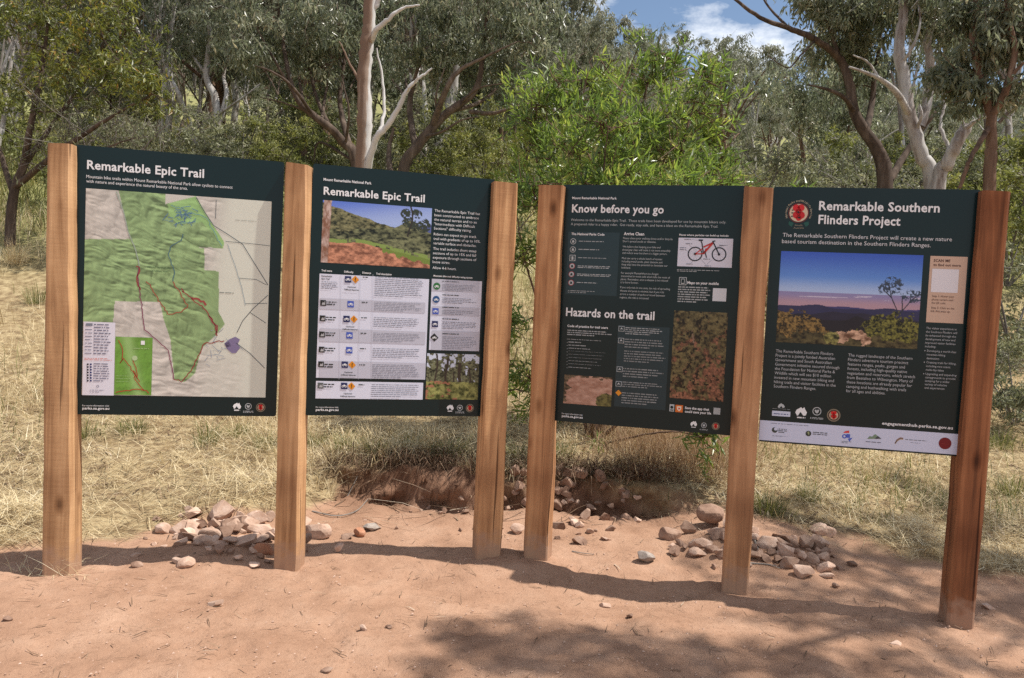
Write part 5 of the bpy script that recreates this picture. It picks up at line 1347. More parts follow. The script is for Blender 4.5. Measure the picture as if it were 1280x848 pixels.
for q in range(46):
    d = srng.uniform(15.5, 36); px = srng.uniform(-60, 1340)
    if 690 < px < 960 and d < 30: continue
    k = q % 2; o = SLN[k] if k in fresh else copy_tree(SLN[k]); fresh.discard(k)
    x = W(px, 300, d)[0]; z = gz(x, d) - .1
    o.location = (x, d, z); sc = srng.uniform(.6, 1.05); o.scale = (sc, sc, sc * srng.uniform(.9, 1.2)); o.rotation_euler = (srng.normal(0, .07), srng.normal(0, .07), srng.uniform(0, 6.28))
G1 = 'gum trees on the wooded slope behind'
LABS = ['olive gum tree on the wooded slope behind the sign row', 'tall narrow grey green gum on the wooded slope behind the sign row', 'low bushy gum with dense crown on the wooded slope behind', 'pale sparse gum on the wooded slope behind the sign row']
PR = [proto_tree('hillside_gum', LABS[0], 71, 9.0, LEAF_FAR, BARK_BROWN, G1), proto_tree('hillside_gum', LABS[1], 72, 11.0, LEAF_FAR, BARK_PALE, G1, spread_r=.26),
      proto_tree('hillside_gum', LABS[2], 73, 6.5, LEAF_GUM, BARK_DARK, G1, low=.18, n_mass=11), proto_tree('hillside_gum', LABS[3], 74, 9.0, LEAF_FAR, BARK_PALE, G1, clumps=6)]
rng = np.random.default_rng(77)
spots = []
def sow(n, dlo, dhi, plo, phi, dmin, kinds, s0, s1, cond=None):
    t = 0
    while n and t < 6000:
        t += 1
        d = rng.uniform(dlo ** .8, dhi ** .8) ** 1.25; px = rng.uniform(plo, phi)
        x = W(px, 300, d)[0]
        if cond and not cond(px, d): continue
        if all((x - a) ** 2 + (d - b) ** 2 > dmin ** 2 for a, b, *_ in spots):
            spots.append((x, d, int(rng.choice(kinds)), rng.uniform(s0, s1))); n -= 1
sow(17, 21, 34, -250, 720, 3.4, [0, 1, 2, 3], .6, .95)
sow(13, 22, 36, 720, 1500, 3.2, [0, 2, 2, 3], .5, .75)
sow(34, 36, 65, -250, 720, 3.6, [0, 0, 1, 3], .9, 1.3)
sow(24, 38, 66, 720, 1500, 4.0, [0, 0, 2, 3], .6, .85)
sow(50, 66, 130, -200, 1480, 5.0, [0, 1, 3], .8, 1.15)
sow(70, 130, 260, -120, 1400, 7.0, [0, 2, 3], .8, 1.2)
HGT = [9.0, 11.0, 6.5, 9.0]
used = set()
for (x, d, k, s) in spots:
    ppx = 640 + x / d * FPX
    if 660 < ppx < 1420 and d < 135:
        lim = np.interp(ppx, [660, 715, 740, 790, 825, 840, 870, 910, 935, 965, 1000, 1150, 1400], [10, 40, 45, 22, 40, 72, 38, 75, 112, 112, 100, 100, 95])      # how high the ridge of crowns stands there
        top = (424 + (640 - ppx) * -.0457 - 44 - lim) / FPX * d + EYE - gz(x, d)
        s = min(s, top / (HGT[k] * 1.08))
        if s < .28: continue
    o = PR[k] if k not in used else copy_tree(PR[k]); used.add(k)
    o.location = (x, d, gz(x, d) - .15); o.rotation_euler = (0, 0, rng.uniform(0, 6.28)); o.scale = (s * rng.uniform(.9, 1.15),) * 2 + (s,)

# ------------------------------------------------------------------ understorey shrubs
def proto_shrub(name, label, seed, leaf, h, group, n=9, leaf_n=90, ll=.09, lw=.03, clumps=5):
    rng = np.random.default_rng(seed); limbs = []; masses = []
    for q in range(n):
        a = q * 2.4; rr = h * rng.uniform(.1, .55); z = h * rng.uniform(.25, .9)
        c = np.array([math.cos(a) * rr, math.sin(a) * rr, z])
        limbs.append(([np.zeros(3), c * np.array([.35, .35, .5]), c], h * .012, h * .004)); masses.append((c, h * .2, clumps))
    return tree(name, label, 'shrub', np.zeros(3), limbs, masses, TWIG_GREY, leaf, seed, leaf_n=leaf_n, leaf_l=ll, leaf_w=lw, clump=h * .10, group=group, twig_r=.006, droop=-.1)
G2 = 'low shrubs under the gum trees'
SL = ['grey green low shrub under the gum trees', 'yellow green low shrub under the gum trees', 'dry half bare grey shrub under the gum trees']
SP = [proto_shrub('low_shrub', SL[0], 81, LEAF_SHR, 1.7, G2), proto_shrub('low_shrub', SL[1], 82, LEAF_LIME, 1.5, G2), proto_shrub('low_shrub', SL[2], 83, LEAF_SHR, 1.6, G2, leaf_n=22, clumps=8)]
spots2 = []
used = set()
def shrub_at(x, d, k, s):
    o = SP[k] if k not in used else copy_tree(SP[k]); used.add(k)
    o.location = (x, d, gz(x, d) - .06); o.rotation_euler = (0, 0, rng.uniform(0, 6.28)); o.scale = (s, s, s * rng.uniform(.85, 1.15))
for (px, d, k, s) in ((85, 15, 1, 1.0), (30, 17, 1, 1.2), (300, 18, 0, 1.2), (340, 17, 1, 1.0), (395, 19, 1, 1.2), (560, 17, 1, 1.1), (600, 18, 1, 1.2), (640, 14, 0, .8), (930, 14, 0, 1.2), (960, 16, 2, 1.3), (1010, 15, 2, 1.2), (1050, 17, 1, 1.2),
                      (1200, 15, 1, 1.1), (1262, 13, 1, 1.35), (1275, 10, 0, 1.0), (1230, 17, 1, 1.4), (1290, 15, 1, 1.5), (1130, 16, 0, 1.3), (985, 13, 2, 1.0), (1090, 15, 2, 1.2), (200, 16, 2, 1.3), (225, 14, 0, 1.0), (160, 15, 0, 1.1), (480, 18, 0, 1.3), (540, 19, 0, 1.2), (1245, 8.5, 2, .6), (1285, 7.6, 0, .55)):
    shrub_at(W(px, 300, d)[0], d, k, s)
for _ in range(24):
    d = rng.uniform(19, 48); px = rng.uniform(-150, 1430)
    shrub_at(W(px, 300, d)[0], d, int(rng.choice([0, 0, 1, 2])), rng.uniform(.8, 1.6))

# ------------------------------------------------------------------ the tree to the right whose shade falls across the dirt
b0 = np.array([5.6, 4.9, gz(5.6, 4.9) - .05]); V3 = lambda *a: np.array(a, float)
b0 = np.array([7.4, 5.2, gz(7.4, 5.2) - .05])
def over(px, py, h):
    g = on_ground(px, py); q = np.array(sd); return g + q * (h / q[2])
SH = []
for (px, py, h, r, n) in ((540, 832, 8.4, .26, 3), (620, 838, 8.8, .30, 4), (700, 822, 8.6, .30, 4), (770, 838, 9.0, .34, 5), (850, 812, 8.5, .30, 4), (840, 850, 8.8, .4, 5), (930, 838, 9.2, .35, 4), (1040, 830, 8.8, .3, 3), (1180, 838, 9.2, .4, 4), (1270, 800, 9, .35, 3),
                          (965, 642, 9.4, .26, 3), (1035, 655, 9.2, .3, 4), (1110, 668, 9.6, .35, 5), (1010, 705, 9.2, .35, 5), (1090, 720, 9.5, .4, 6), (1160, 705, 9.3, .35, 5), (1245, 715, 9.6, .4, 6), (1262, 765, 9.3, .35, 5), (1000, 765, 9.0, .35, 5), (1090, 770, 9.2, .35, 4), (1210, 650, 9.8, .35, 4), (1270, 660, 9.8, .35, 3),
                          (1150, 620, 10, .3, 3), (900, 700, 9, .2, 2), (640, 800, 8.6, .22, 2)):
    SH.append((over(px, py, h), r * .9, max(1, round(n * (.5 if py > 790 else .62)))))
tree('gum_tree', 'shade gum just beyond the right edge, seen by its dappled shade', 'tree', b0,
     [([b0, V3(7.3, 5.1, 2.5), V3(7.0, 4.8, 5.2), V3(6.8, 4.6, 7.6), V3(6.9, 4.6, 9.2)], .2, .05), ([V3(7.0, 4.8, 5.4), V3(6.4, 4.0, 7.2), V3(5.6, 3.2, 8.4)], .09, .03),
      ([V3(7.0, 4.8, 5.4), V3(7.2, 4.2, 7.4), V3(6.9, 3.4, 8.8)], .07, .02), ([V3(6.9, 4.7, 6.4), V3(6.3, 5.0, 8.2), V3(6.0, 5.1, 9.4)], .07, .02)],
     SH, BARK_BROWN, LEAF_GUM, 91, leaf_n=112, leaf_l=.13, leaf_w=.04, clump=.24)
# ------------------------------------------------------------------ dry grass
STRAW = leaf_mat('dry_straw', [(0.0, (0.26, 0.185, 0.10)), (0.45, (0.53, 0.43, 0.26)), (0.8, (0.68, 0.58, 0.38)), (1.0, (0.75, 0.68, 0.50))], .65, .25, .3)
GREENG = leaf_mat('green_grass', [(0.0, (0.06, 0.075, 0.022)), (0.5, (0.14, 0.155, 0.050)), (0.85, (0.26, 0.25, 0.095)), (1.0, (0.45, 0.38, 0.18))], .55, .3, .4)
PINKG = leaf_mat('reddish_dry_grass', [(0.0, (0.17, 0.10, 0.06)), (0.5, (0.34, 0.22, 0.13)), (1.0, (0.52, 0.40, 0.25))], .65, .25, .3)
rng = np.random.default_rng(101)
def blades(mb, x, y, ln, wd, elev, bend, tint, zoff=0.0, az=None, local=None):
    """Bent tapering blades: two quads each. elev: angle from the ground; local: use flat ground."""
    n = len(x)
    z = (ground_z(x, y) if local is None else np.zeros(n)) + zoff
    a = rng.uniform(0, 2 * np.pi, n) if az is None else az
    h = np.stack([np.cos(a), np.sin(a), np.zeros(n)], 1)
    s = np.stack([-np.sin(a), np.cos(a), np.zeros(n)], 1)
    fc = rng.uniform(0, 2 * np.pi, n)
    s = s * np.cos(fc)[:, None] + h * np.sin(fc)[:, None] * .7 + np.array([0, 0, .15]) * np.sin(fc)[:, None]
    p0 = np.stack([x, y, z], 1)
    e1 = elev; e2 = elev - bend
    p1 = p0 + (h * np.cos(e1)[:, None] + np.array([0, 0, 1]) * np.sin(e1)[:, None]) * (ln * .55)[:, None]
    p2 = p1 + (h * np.cos(e2)[:, None] + np.array([0, 0, 1]) * np.sin(e2)[:, None]) * (ln * .45)[:, None]
    w2 = (wd / 2)[:, None]
    V = np.stack([p0 - s * w2, p0 + s * w2, p1 + s * w2 * .8, p1 - s * w2 * .8, p2 + s * w2 * .15, p2 - s * w2 * .15], 1)
    i = np.arange(n)[:, None] * 6
    F = np.concatenate([i + np.array([[0, 1, 2, 3]]), i + np.array([[3, 2, 4, 5]])])
    mb.add(V.reshape(-1, 3), F, np.repeat(np.clip(tint, 0, 1), 6))
def scatter(n, dlo, dhi, pw=1.0, mask=.45):
    d = dlo + (dhi - dlo) * rng.random(n) ** pw
    px = rng.uniform(-280, 1640, n)
    x = (px - 640) / FPX * d * 1.0 + 0.0
    x = x + 0.0
    k = grass_mask(x, d) > mask * rng.uniform(.3, 1.6, n)
    return x[k], d[k]
# fallen straw lying about
mb = MB()
x, y = scatter(128000, 3.9, 8.5, 1.35)
n = len(x)
pat = fbm(x * 1.8, y * 1.8, 61, 4)
keep = rng.random(n) < .35 + 1.6 * (pat - .3); x, y, pat = x[keep], y[keep], pat[keep]; n = len(x)
heap = np.clip(fbm(x * 3.4, y * 3.4, 65, 3) - .42, 0, 1)
blades(mb, x, y, rng.uniform(.05, .26, n), rng.uniform(.002, .0055, n), rng.uniform(-.1, .55, n), rng.uniform(-.2, .6, n), rng.normal(.30 + .5 * pat, .24, n), rng.uniform(.0, .02, n) + heap * rng.uniform(0, .35, n))
tag(mb.build('fallen_straw', STRAW), 'pale fallen straw covering the ground behind the boards', 'straw', kind='stuff')
# standing dry grass, taller with distance
mb = MB()
x, y = scatter(98000, 4.6, 15, 1.25)
pat = fbm(x * .9 + 5, y * .9, 62, 4); n = len(x)
keep = rng.random(n) < np.clip(2.2 * (pat - .38), 0.04, 1) * sstep(4.4, 5.6, y + .3 * (x > 1)); x, y, pat = x[keep], y[keep], pat[keep]; n = len(x)
hh = .07 + .30 * sstep(6, 10, y) * rng.uniform(.4, 1.2, n) + .12 * np.clip(pat - .45, 0, 1) * 3
blades(mb, x, y, hh, rng.uniform(.003, .0055, n) * (1 + .05 * y), rng.uniform(.85, 1.5, n), rng.uniform(.1, .9, n), rng.normal(.5 + .3 * (pat - .45), .22, n), 0)
tag(mb.build('standing_dry_grass', STRAW), 'standing straw coloured dry grass on the slope', 'dry grass', kind='stuff')
mb = MB()
x, y = scatter(82000, 5.0, 15, 1.2)
pat = fbm(x * .7 + 25, y * .7, 63, 4); n = len(x)
keep = rng.random(n) < np.clip(3.5 * (pat - .53), 0.01, 1) * (.25 + .75 * sstep(-1, .5, x)); x, y, pat = x[keep], y[keep], pat[keep]; n = len(x)
hh = (.12 + .28 * sstep(5, 9, y)) * rng.uniform(.4, 1.2, n)
blades(mb, x, y, hh, rng.uniform(.003, .006, n) * (1 + .05 * y), rng.uniform(.8, 1.45, n), rng.uniform(.1, .9, n), rng.normal(.55, .22, n), 0)
tag(mb.build('green_grass', GREENG), 'thin green grass among the straw on the slope', 'grass', kind='stuff')
# reddish seeding grass right of the acacia foot
mb = MB()
n = 5200
px = rng.normal(850, 55, n); d = rng.uniform(5.5, 7.2, n)
x = (px - 640) / FPX * d
blades(mb, x, d, rng.uniform(.12, .36, n), rng.uniform(.0025, .0045, n), rng.uniform(.8, 1.5, n), rng.uniform(.0, .7, n), rng.normal(.5, .25, n), 0)
tag(mb.build('reddish_seeding_grass', PINKG), 'reddish seeding grass around the foot of the acacia', 'dry grass', kind='stuff')
# hillside cover further back
mb = MB()
n = 78000
d = rng.uniform(13 ** .5, 60 ** .5, n) ** 2; px = rng.uniform(-260, 1560, n); x = (px - 640) / FPX * d
pat = fbm(x * .35, d * .35, 64, 3)
blades(mb, x, d, rng.uniform(.25, .6, n), .010 + .0007 * d, rng.uniform(.8, 1.5, n), rng.uniform(.1, .8, n), rng.normal(.68 + (pat - .5), .2, n), 0)
tag(mb.build('hillside_grass', GREENG), 'yellow green grass under the trees on the hillside', 'grass', kind='stuff')

# countable tufts
TG = 'green grass tufts along the straw edge'
def tuft(px, py, n, h, m, lab, name='grass_tuft', spread=.05, lean=.5):
    p = on_ground(px, py); mb = MB()
    x = rng.normal(0, spread, n); y = rng.normal(0, spread, n)
    blades(mb, x, y, h * rng.uniform(.45, 1.1, n), rng.uniform(.003, .0055, n), rng.uniform(.75, 1.5, n), rng.uniform(.2, 1.1, n), rng.normal(.5, .22, n), -.01, az=np.arctan2(y, x) + rng.normal(0, .5, n), local=True)
    o = mb.build(name, m, loc=(p[0], p[1], gz(p[0], p[1])))
    tag(o, lab, 'grass tuft', TG)
for (px, py, n, h, lab) in ((106, 548, 120, .22, 'green tuft beside the left end post, below the map board'), (165, 540, 170, .18, 'bushy green tuft below the left half of the map board'), (260, 556, 90, .26, 'narrow upright tuft below the right half of the map board'),
                            (335, 560, 160, .20, 'green tuft just left of the second post'), (300, 545, 110, .16, 'low tuft between the narrow tuft and the second post'), (430, 565, 120, .24, 'tuft with pale stems below the trail list board'), (468, 572, 150, .24, 'broad green tuft below the middle of the trail list board'),
                            (510, 560, 140, .18, 'dark tuft on the bank lip below the trail list board'), (560, 575, 170, .24, 'tangled tuft on the bank lip left of the third post'), (395, 558, 110, .17, 'small tuft right of the second post'),
                            (645, 575, 140, .22, 'tuft in the gap between the two middle posts'), (590, 590, 130, .18, 'dry tuft hugging the third post'), (960, 640, 200, .22, 'shaded drooping tuft right of the fifth post'), (1010, 625, 150, .18, 'tuft in the shade under the project board'),
                            (1090, 600, 150, .20, 'straw tuft under the project board sponsor strip'), (1250, 560, 170, .32, 'tall green tuft right of the end post'), (1265, 620, 150, .26, 'green tuft low at the right edge'), (22, 330, 260, .5, 'tall dry tuft at the far left behind the posts'), (45, 380, 200, .4, 'tall green tuft at the far left edge'),
                            (780, 590, 140, .2, 'dry tuft beside the acacia foot'), (700, 575, 150, .22, 'dark tuft behind the fourth post')):
    tuft(px, py, n, h, STRAW if 'dry' in lab or 'straw' in lab else GREENG, lab, spread=.04 + .02 * (n > 150))
# straw caught round the foot of the left post
mb = MB(); p = on_ground(72, 716); n = 60
x = rng.normal(0, .09, n); y = rng.normal(0, .035, n)
blades(mb, x, y, rng.uniform(.06, .22, n), rng.uniform(.003, .005, n), rng.uniform(0, .8, n), rng.uniform(.1, .6, n), rng.normal(.75, .2, n), .004, local=True)
tag(mb.build('straw_clump', STRAW, loc=(p[0], p[1] - .03, gz(p[0], p[1]))), 'loose straw caught at the foot of the left end post', 'straw')

# ------------------------------------------------------------------ rocks
def rock_mat(name, c0, c1, c2):
    m, N, K, P = mat(name)
    t = N.new('ShaderNodeTexCoord'); oi = N.new('ShaderNodeObjectInfo')
    n = N.new('ShaderNodeTexNoise'); n.inputs['Scale'].default_value = 14; n.inputs['Detail'].default_value = 8; n.inputs['Roughness'].default_value = .65
    ad = N.new('ShaderNodeVectorMath'); ad.operation = 'ADD'
    K(t.outputs['Object'], ad.inputs[0]); K(oi.outputs['Random'], ad.inputs[1]); K(ad.outputs[0], n.inputs['Vector'])
    r = ramp(N, [(.3, c0), (.52, c1), (.74, c2)]); K(n.outputs['Fac'], r.inputs['Fac'])
    hs = N.new('ShaderNodeHueSaturation'); mr = N.new('ShaderNodeMapRange'); mr.inputs['To Min'].default_value = .78; mr.inputs['To Max'].default_value = 1.18
    K(oi.outputs['Random'], mr.inputs['Value']); K(mr.outputs['Result'], hs.inputs['Value']); K(r.outputs['Color'], hs.inputs['Color'])
    K(hs.outputs['Color'], P.inputs['Base Color']); P.inputs['Roughness'].default_value = .95; P.inputs['Specular IOR Level'].default_value = .15
    b = N.new('ShaderNodeBump'); b.inputs['Strength'].default_value = .6; b.inputs['Distance'].default_value = .01
    K(n.outputs['Fac'], b.inputs['Height']); K(b.outputs['Normal'], P.inputs['Normal'])
    return m
# brown gum leaves, bark strips and twigs lying on the dirt edge and in the straw
LITTER = leaf_mat('leaf_litter', [(0.0, (0.07, 0.045, 0.030)), (0.5, (0.17, 0.105, 0.065)), (0.85, (0.30, 0.21, 0.14)), (1.0, (0.42, 0.34, 0.26))], .8, .0, .2)
mb = MB(); n = 9000
px = rng.uniform(-40, 1320, n); y = 4.6 + rng.gamma(2.0, .75, n); x = (px - 640) / FPX * y
k = rng.random(n) < np.clip(3 * (fbm(x * 1.5, y * 1.5, 66, 3) - .36), .06, 1); x, y = x[k], y[k]
q = 900; fx = rng.uniform(-2.6, 2.6, q); fy = rng.uniform(2.6, 4.7, q); x = np.concatenate([x, fx]); y = np.concatenate([y, fy]); n = len(x)
blades(mb, x, y, rng.uniform(.03, .09, n) * (1 + (y > 4.8) * .5), rng.uniform(.004, .013, n) * np.where(y > 4.8, 1, .5), rng.uniform(-.05, .3, n), rng.uniform(-.3, .5, n), rng.normal(.45, .25, n), .006)
n = 700; px = rng.uniform(-40, 1320, n); y = 4.7 + rng.gamma(2, .7, n); x = (px - 640) / FPX * y
blades(mb, x, y, rng.uniform(.12, .5, n), rng.uniform(.004, .009, n), rng.uniform(-.03, .2, n), rng.uniform(-.2, .3, n), rng.normal(.55, .3, n), .012)
tag(mb.build('leaf_litter', LITTER), 'brown fallen leaves and twigs over the straw and dirt', 'leaf litter', kind='stuff')
# scrubby dark tangle hanging over the lip of the cut bank
mb = MB(); n = 5200
x = rng.uniform(-1.25, 1.25, n); y = 5.34 + .22 * (fbm(x * 1.3, x * 0 + 3.3, 3, 3) - .5) * -1 + np.abs(rng.normal(0, .16, n))
k = rng.random(n) < np.clip(2.6 * (fbm(x * 2.4, y * 2, 67, 3) - .32), .1, 1); x, y = x[k], y[k]; n = len(x)
blades(mb, x, y, rng.uniform(.10, .30, n), rng.uniform(.003, .006, n), rng.uniform(.15, 1.2, n), rng.uniform(.3, 1.7, n), rng.normal(.30, .25, n), .0, az=rng.normal(-1.57, 1.0, n))
tag(mb.build('bank_grass', LITTER), 'dark dead grass hanging over the lip of the cut bank', 'dead grass', kind='stuff')
ROCK_P = rock_mat('pinkish_rock', (.36, .225, .16), (.48, .33, .25), (.58, .44, .36))
ROCK_R = rock_mat('orange_rock', (.33, .14, .08), (.46, .22, .13), (.52, .30, .20))
ROCK_B = rock_mat('brown_rock', (.17, .10, .07), (.29, .185, .135), (.40, .28, .21))
ROCK_G = rock_mat('grey_rock', (.19, .155, .135), (.32, .27, .235), (.46, .39, .335))
import bmesh
bm = bmesh.new(); bmesh.ops.create_icosphere(bm, subdivisions=3, radius=1)
ICO_V = np.array([v.co for v in bm.verts]); ICO_F = np.array([[v.index for v in f.verts] for f in bm.faces]); bm.free()
rrng = np.random.default_rng(202)
def rock(px, py, wpx, m, lab, group=None, flat=.65, lift=0.0, sharp=1.0, name='rock', tilt=.25):
    """px, py: the rock's centre in the survey grid, wpx its width there."""
    p = on_ground(px, py + wpx * .22)
    r = wpx * p[1] / FPX / 2
    V = ICO_V.copy()
    for _ in range(15):
        nrm = rrng.normal(0, 1, 3); nrm /= np.linalg.norm(nrm)
        h = rrng.uniform(.36, .80) if sharp else rrng.uniform(.62, .95)
        dd = V @ nrm - h
        V = V - np.clip(dd, 0, None)[:, None] * nrm * (1.0 if sharp else .9)
    V += (ICO_V * (.05 * (fbm(ICO_V[:, 0] * 1.7 + rrng.uniform(0, 50), ICO_V[:, 1] * 1.7 + ICO_V[:, 2], 5, 3) - .5))[:, None])
    V = V * np.array([1, rrng.uniform(.65, .95), flat * rrng.uniform(.85, 1.1)]) * r * (1.5 if sharp else 1.2)
    a, b = rrng.normal(0, tilt), rrng.normal(0, tilt)
    Rm = np.array(Matrix.Rotation(a, 3, 'X') @ Matrix.Rotation(b, 3, 'Y'))
    V = V @ Rm.T
    mb = MB(); mb.add(V, ICO_F)
    z = gz(p[0], p[1]) + r * flat * .45 + lift
    o = mb.build(name, m, loc=(p[0], p[1], z), smooth=False)
    o.rotation_euler.z = 0
    tag(o, lab, 'rock', group)
    return o
LG, RG, CG = 'rocks heaped behind the second post', 'rocks heaped around the fifth post', 'loose stones below the bank behind the middle posts'
zl = lambda x, y, w: (160 + x / 3.765, 600 + y / 3.765, w / 3.765)
big = [((265, 215, 105), 'P', 'long rounded pinkish rock at the upper left of the left heap', .6, 1), ((310, 160, 85), 'P', 'flat pinkish slab at the top left of the left heap', .4, 1), ((435, 158, 112), 'P', 'large angular pale rock at the top of the left heap', .6, 1),
       ((640, 318, 105), 'R', 'orange red rock at the front right of the left heap', .6, 1), ((885, 240, 125), 'P', 'large smooth rounded boulder just right of the second post', .75, 0), ((1145, 218, 88), 'G', 'flat topped grey stone below the bank right of the second post', .6, 1),
       ((1088, 252, 52), 'R', 'small upright pinkish stone touching the grey flat topped stone', 1.0, 0), ((1030, 264, 62), 'B', 'small dark brown stone left of the upright pinkish stone', .55, 1), ((295, 248, 95), 'P', 'pale angular block at the left centre of the left heap', .65, 1), ((160, 230, 75), 'P', 'rounded pinkish stone at the left end of the left heap', .7, 0),
       ((500, 216, 75), 'B', 'brown tilted block in the middle of the left heap', .7, 1), ((560, 285, 95), 'P', 'pale wedge of rock at the front of the left heap', .75, 1), ((270, 388, 85), 'P', 'rounded stone in the board shadow before the left heap', .6, 0), ((45, 396, 52), 'B', 'small brown stone in the board shadow near the left end post', .6, 0)]
for (q, m, lab, fl, sh) in big:
    rock(*zl(*q), {'P': ROCK_P, 'R': ROCK_R, 'B': ROCK_B, 'G': ROCK_G}[m], lab, LG if q[0] < 800 else None, fl, .02 if q[1] < 200 and q[0] < 600 else 0, sh)
for q in ((385, 275, 80), (450, 255, 92), (560, 212, 90), (620, 190, 90), (620, 248, 92), (530, 172, 62), (410, 215, 62), (430, 332, 72), (350, 210, 62), (400, 300, 52), (470, 300, 60), (340, 300, 50), (225, 265, 32), (520, 376, 40), (600, 405, 42), (830, 195, 60), (840, 302, 55), (990, 338, 42), (665, 180, 60), (660, 280, 50), (810, 260, 40), (480, 345, 40), (380, 350, 35)):
    rock(*zl(*q), ROCK_P if rrng.random() < .8 else ROCK_B, 'angular pinkish brown rock in the heap left of and behind the second post', LG, rrng.uniform(.55, .85), rrng.uniform(0, .03), 1)
for _ in range(20):
    rock(np.clip(rrng.normal(285, 38), 205, 342), np.clip(rrng.normal(666, 12), 640, 690), rrng.uniform(15, 26), ROCK_P if rrng.random() < .8 else ROCK_B, 'angular pinkish brown rock in the heap left of and behind the second post', LG, rrng.uniform(.5, .75), rrng.uniform(-.01, .02), 1)
for _ in range(34):
    rock(rrng.normal(285, 50), rrng.normal(672, 14), rrng.uniform(5, 12), ROCK_P if rrng.random() < .7 else ROCK_B, 'small chip of stone among the left rock heap', 'stone chips among the left rock heap', .7, 0, 1, 'stone_chip')
zr = lambda x, y, w: (780 + x / 4.267, 600 + y / 4.267, w / 4.267)
big = [((465, 212, 138), 'B', 'large dark rounded rock at the top of the right heap, left of the fifth post', .7, 0), ((500, 285, 95), 'B', 'dark brown rock tucked under the large dark one', .6, 1), ((245, 290, 115), 'B', 'brown earthy boulder at the left end of the right heap', .8, 0), ((395, 332, 115), 'P', 'pale wedge rock on the right heap left of the fifth post', .6, 1),
       ((385, 384, 105), 'P', 'flat pinkish slab at the front left of the right heap', .45, 1), ((105, 410, 95), 'G', 'lone grey angular stone on the dirt between the fourth and fifth posts', .7, 1), ((478, 466, 30), 'B', 'tiny dark pebble just left of the fifth post', .9, 1), ((860, 312, 155), 'B', 'long brown slab at the back of the right heap, right of the fifth post', .5, 1),
       ((860, 378, 130), 'P', 'large blocky pinkish rock in the middle of the right heap', .75, 1), ((745, 332, 112), 'P', 'flat tilted rock right beside the fifth post', .5, 1), ((960, 350, 80), 'P', 'upright pale rock at the upper right of the right heap', 1.1, 1), ((1000, 422, 80), 'P', 'rounded pale rock at the right of the right heap', .9, 0), ((1080, 502, 75), 'P', 'flat stone at the lower right corner of the right heap', .4, 0)]
for (q, m, lab, fl, sh) in big:
    rock(*zr(*q), {'P': ROCK_P, 'R': ROCK_R, 'B': ROCK_B, 'G': ROCK_G}[m], lab, None if 'lone' in lab or 'tiny' in lab else RG, fl, .05 if 'top' in lab else 0, sh)
for q in ((345, 265, 90), (300, 342, 52), (258, 362, 52), (270, 394, 62), (320, 370, 42), (470, 376, 62), (500, 400, 62), (455, 352, 42), (700, 300, 65), (785, 392, 52), (880, 452, 95), (960, 490, 95), (1060, 432, 65), (1075, 470, 85), (1035, 370, 55), (1080, 402, 55), (945, 420, 45), (720, 400, 62), (760, 425, 55), (820, 430, 60), (920, 380, 55), (690, 370, 50), (900, 330, 50)):
    rock(*zr(*q), ROCK_P if rrng.random() < .65 else ROCK_B, 'angular brown rock in the heap around the fifth post', RG, rrng.uniform(.5, .85), rrng.uniform(0, .025), 1)
for _ in range(15):
    rock(np.clip(rrng.normal(955, 48), 845, 1030), np.clip(rrng.normal(682, 13), 655, 712), rrng.uniform(14, 27), ROCK_P if rrng.random() < .6 else ROCK_B, 'angular brown rock in the heap around the fifth post', RG, rrng.uniform(.45, .75), rrng.uniform(-.01, .02), 1)
for _ in range(26):
    rock(rrng.normal(985, 42), rrng.normal(695, 12), rrng.uniform(5, 11), ROCK_B if rrng.random() < .6 else ROCK_P, 'small chip of stone among the right rock heap', 'stone chips among the right rock heap', .7, 0, 1, 'stone_chip')
zc = lambda x, y, w: (620 + x / 4.24, 520 + y / 4.24, w / 4.24)
for (q, m, lab, fl) in (((335, 582, 62), 'B', 'dark block touching the right side of the fourth post', .9), ((410, 552, 68), 'P', 'pale flat stone below the bank right of the fourth post', .6), ((470, 530, 58), 'P', 'upright pinkish stone below the bank right of the fourth post', 1.0),
                        ((575, 540, 55), 'B', 'rounded brown stone at the foot of the dark bank', .8), ((450, 656, 80), 'B', 'lone brown stone on the dirt right of the fourth post', .7), ((580, 642, 62), 'P', 'thin flat stone flake on the dirt right of the lone brown stone', .25), ((110, 605, 70), 'P', 'pale stone between the two middle posts', .7)):
    rock(*zc(*q), {'P': ROCK_P, 'B': ROCK_B}[m], lab, None, fl)
for _ in range(20):
    rock(rrng.uniform(690, 800), rrng.uniform(618, 672), rrng.uniform(5, 13), ROCK_P if rrng.random() < .6 else ROCK_B, 'small loose stone below the bank right of the fourth post', CG, .7, 0, 1)
for _ in range(40):
    rock(rrng.uniform(640, 790), rrng.uniform(585, 640), rrng.uniform(7, 17), ROCK_B, 'brown stone bedded in the dark cut bank behind the middle posts', 'stones bedded in the cut bank', .8, .01, 1)
for _ in range(16):
    rock(rrng.uniform(470, 640), rrng.uniform(625, 665), rrng.uniform(4, 9), ROCK_B, 'small clod at the foot of the bank behind the third post', 'clods below the bank behind the third post', .8, 0, 1)
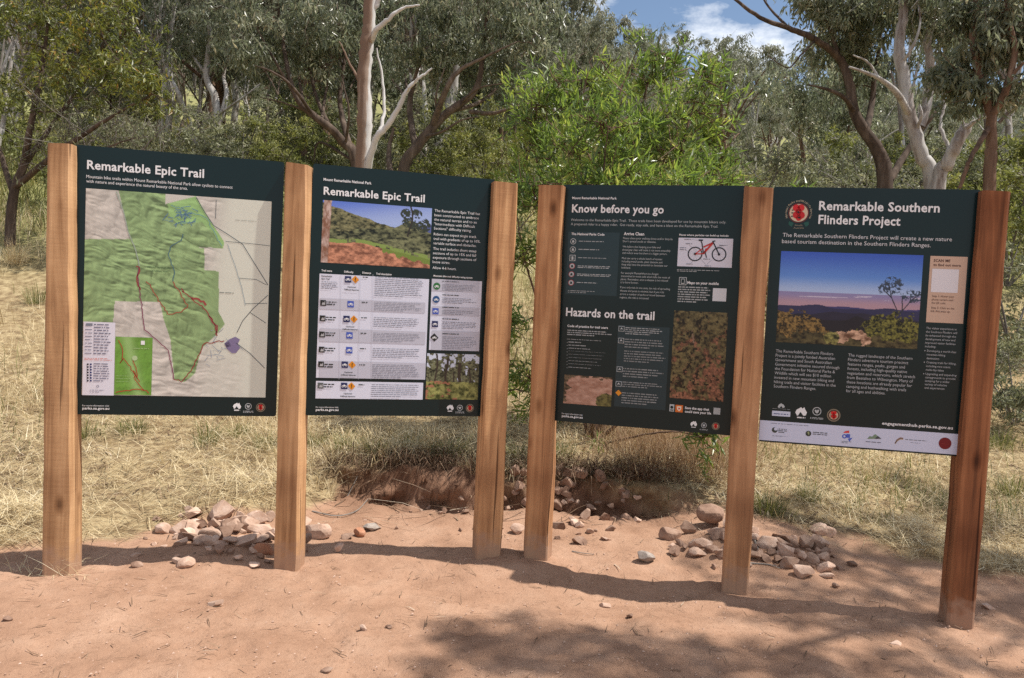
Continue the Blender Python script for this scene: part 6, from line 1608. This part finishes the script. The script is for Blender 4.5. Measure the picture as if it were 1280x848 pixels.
# pebbles on the open dirt
for (px, py, wd, lab) in ((270, 752, 17, 'pale pebble on the dirt in front of the map board'), (408, 837, 15, 'brown pebble at the bottom edge left of centre'), (455, 786, 10, 'pebble on the dirt below the trail list board'), (485, 783, 8, 'small dark pebble right of the pebble below the trail list board'),
                          (12, 775, 11, 'dark pebble at the left edge of the dirt'), (755, 757, 13, 'flat pebble in the board shadow right of the fourth post'), (787, 769, 10, 'dark pebble in the board shadow before the fifth post'), (1120, 803, 14, 'flat pebble on the dirt left of the right end post'), (1235, 758, 14, 'rounded pebble on the dirt right of the end post'), (230, 702, 22, 'half buried stone in the shadow below the map board')):
    rock(px, py, wd, ROCK_B if 'dark' in lab or 'brown' in lab else ROCK_P, lab, None, .55, 0, 1, 'pebble')
mb = MB()
n = 4200
px = rrng.uniform(-40, 1320, n); py = rrng.uniform(640, 860, n)
d = FPX * EYE / (py - 380 - .0457 * (px - 640)); x = (px - 640) / FPX * d
k = grass_mask(x, d) < .5; x, d = x[k], d[k]
z = ground_z(x, d)
for a, b, c in zip(x, d, z):
    r = .0018 + .0065 * rrng.random() ** 5
    V = np.array([[1, 0, 0], [-.5, .8, 0], [-.5, -.8, 0], [.1, 0, .8], [.2, .1, -.6]]) * r * rrng.uniform(.7, 1.3, (5, 3)) + [a, b, c + r * .3]
    mb.add(V, [[0, 1, 3], [1, 2, 3], [2, 0, 3], [1, 0, 4], [2, 1, 4], [0, 2, 4]])
tag(mb.build('grit', ROCK_P), 'fine grit scattered over the red dirt', 'grit', kind='stuff')
# sticks and roots on the bank
for (pts, r, lab) in (([(390, 640), (420, 646), (445, 640), (460, 625)], .005, 'thin curved root looping down the cut bank right of the second post'), ([(434, 622), (445, 600), (455, 575)], .0035, 'single pale dry stalk leaning on the cut bank'), ([(935, 655), (948, 690)], .009, 'pale stick leaning in the right rock heap beside the fifth post'),
                      ([(928, 705), (960, 707), (975, 712)], .006, 'dry stick lying on the dirt right of the fifth post'), ([(715, 690), (725, 692), (742, 694)], .004, 'short dry twig on the dirt right of the fourth post'), ([(835, 600), (850, 585), (862, 578)], .004, 'bent dry stalk among the reddish grass')):
    P3 = [on_ground(*q) for q in pts]; o0 = P3[0]
    tbm = MB(); tbm.tube(smooth_poly(np.array(P3) - o0 + [0, 0, r], 5), np.linspace(r, r * .5, (len(pts) - 1) * 5 + 1), 6, tint=.8)
    tag(tbm.build('dry_stick', TWIG_GREY, loc=tuple(o0)), lab, 'stick')
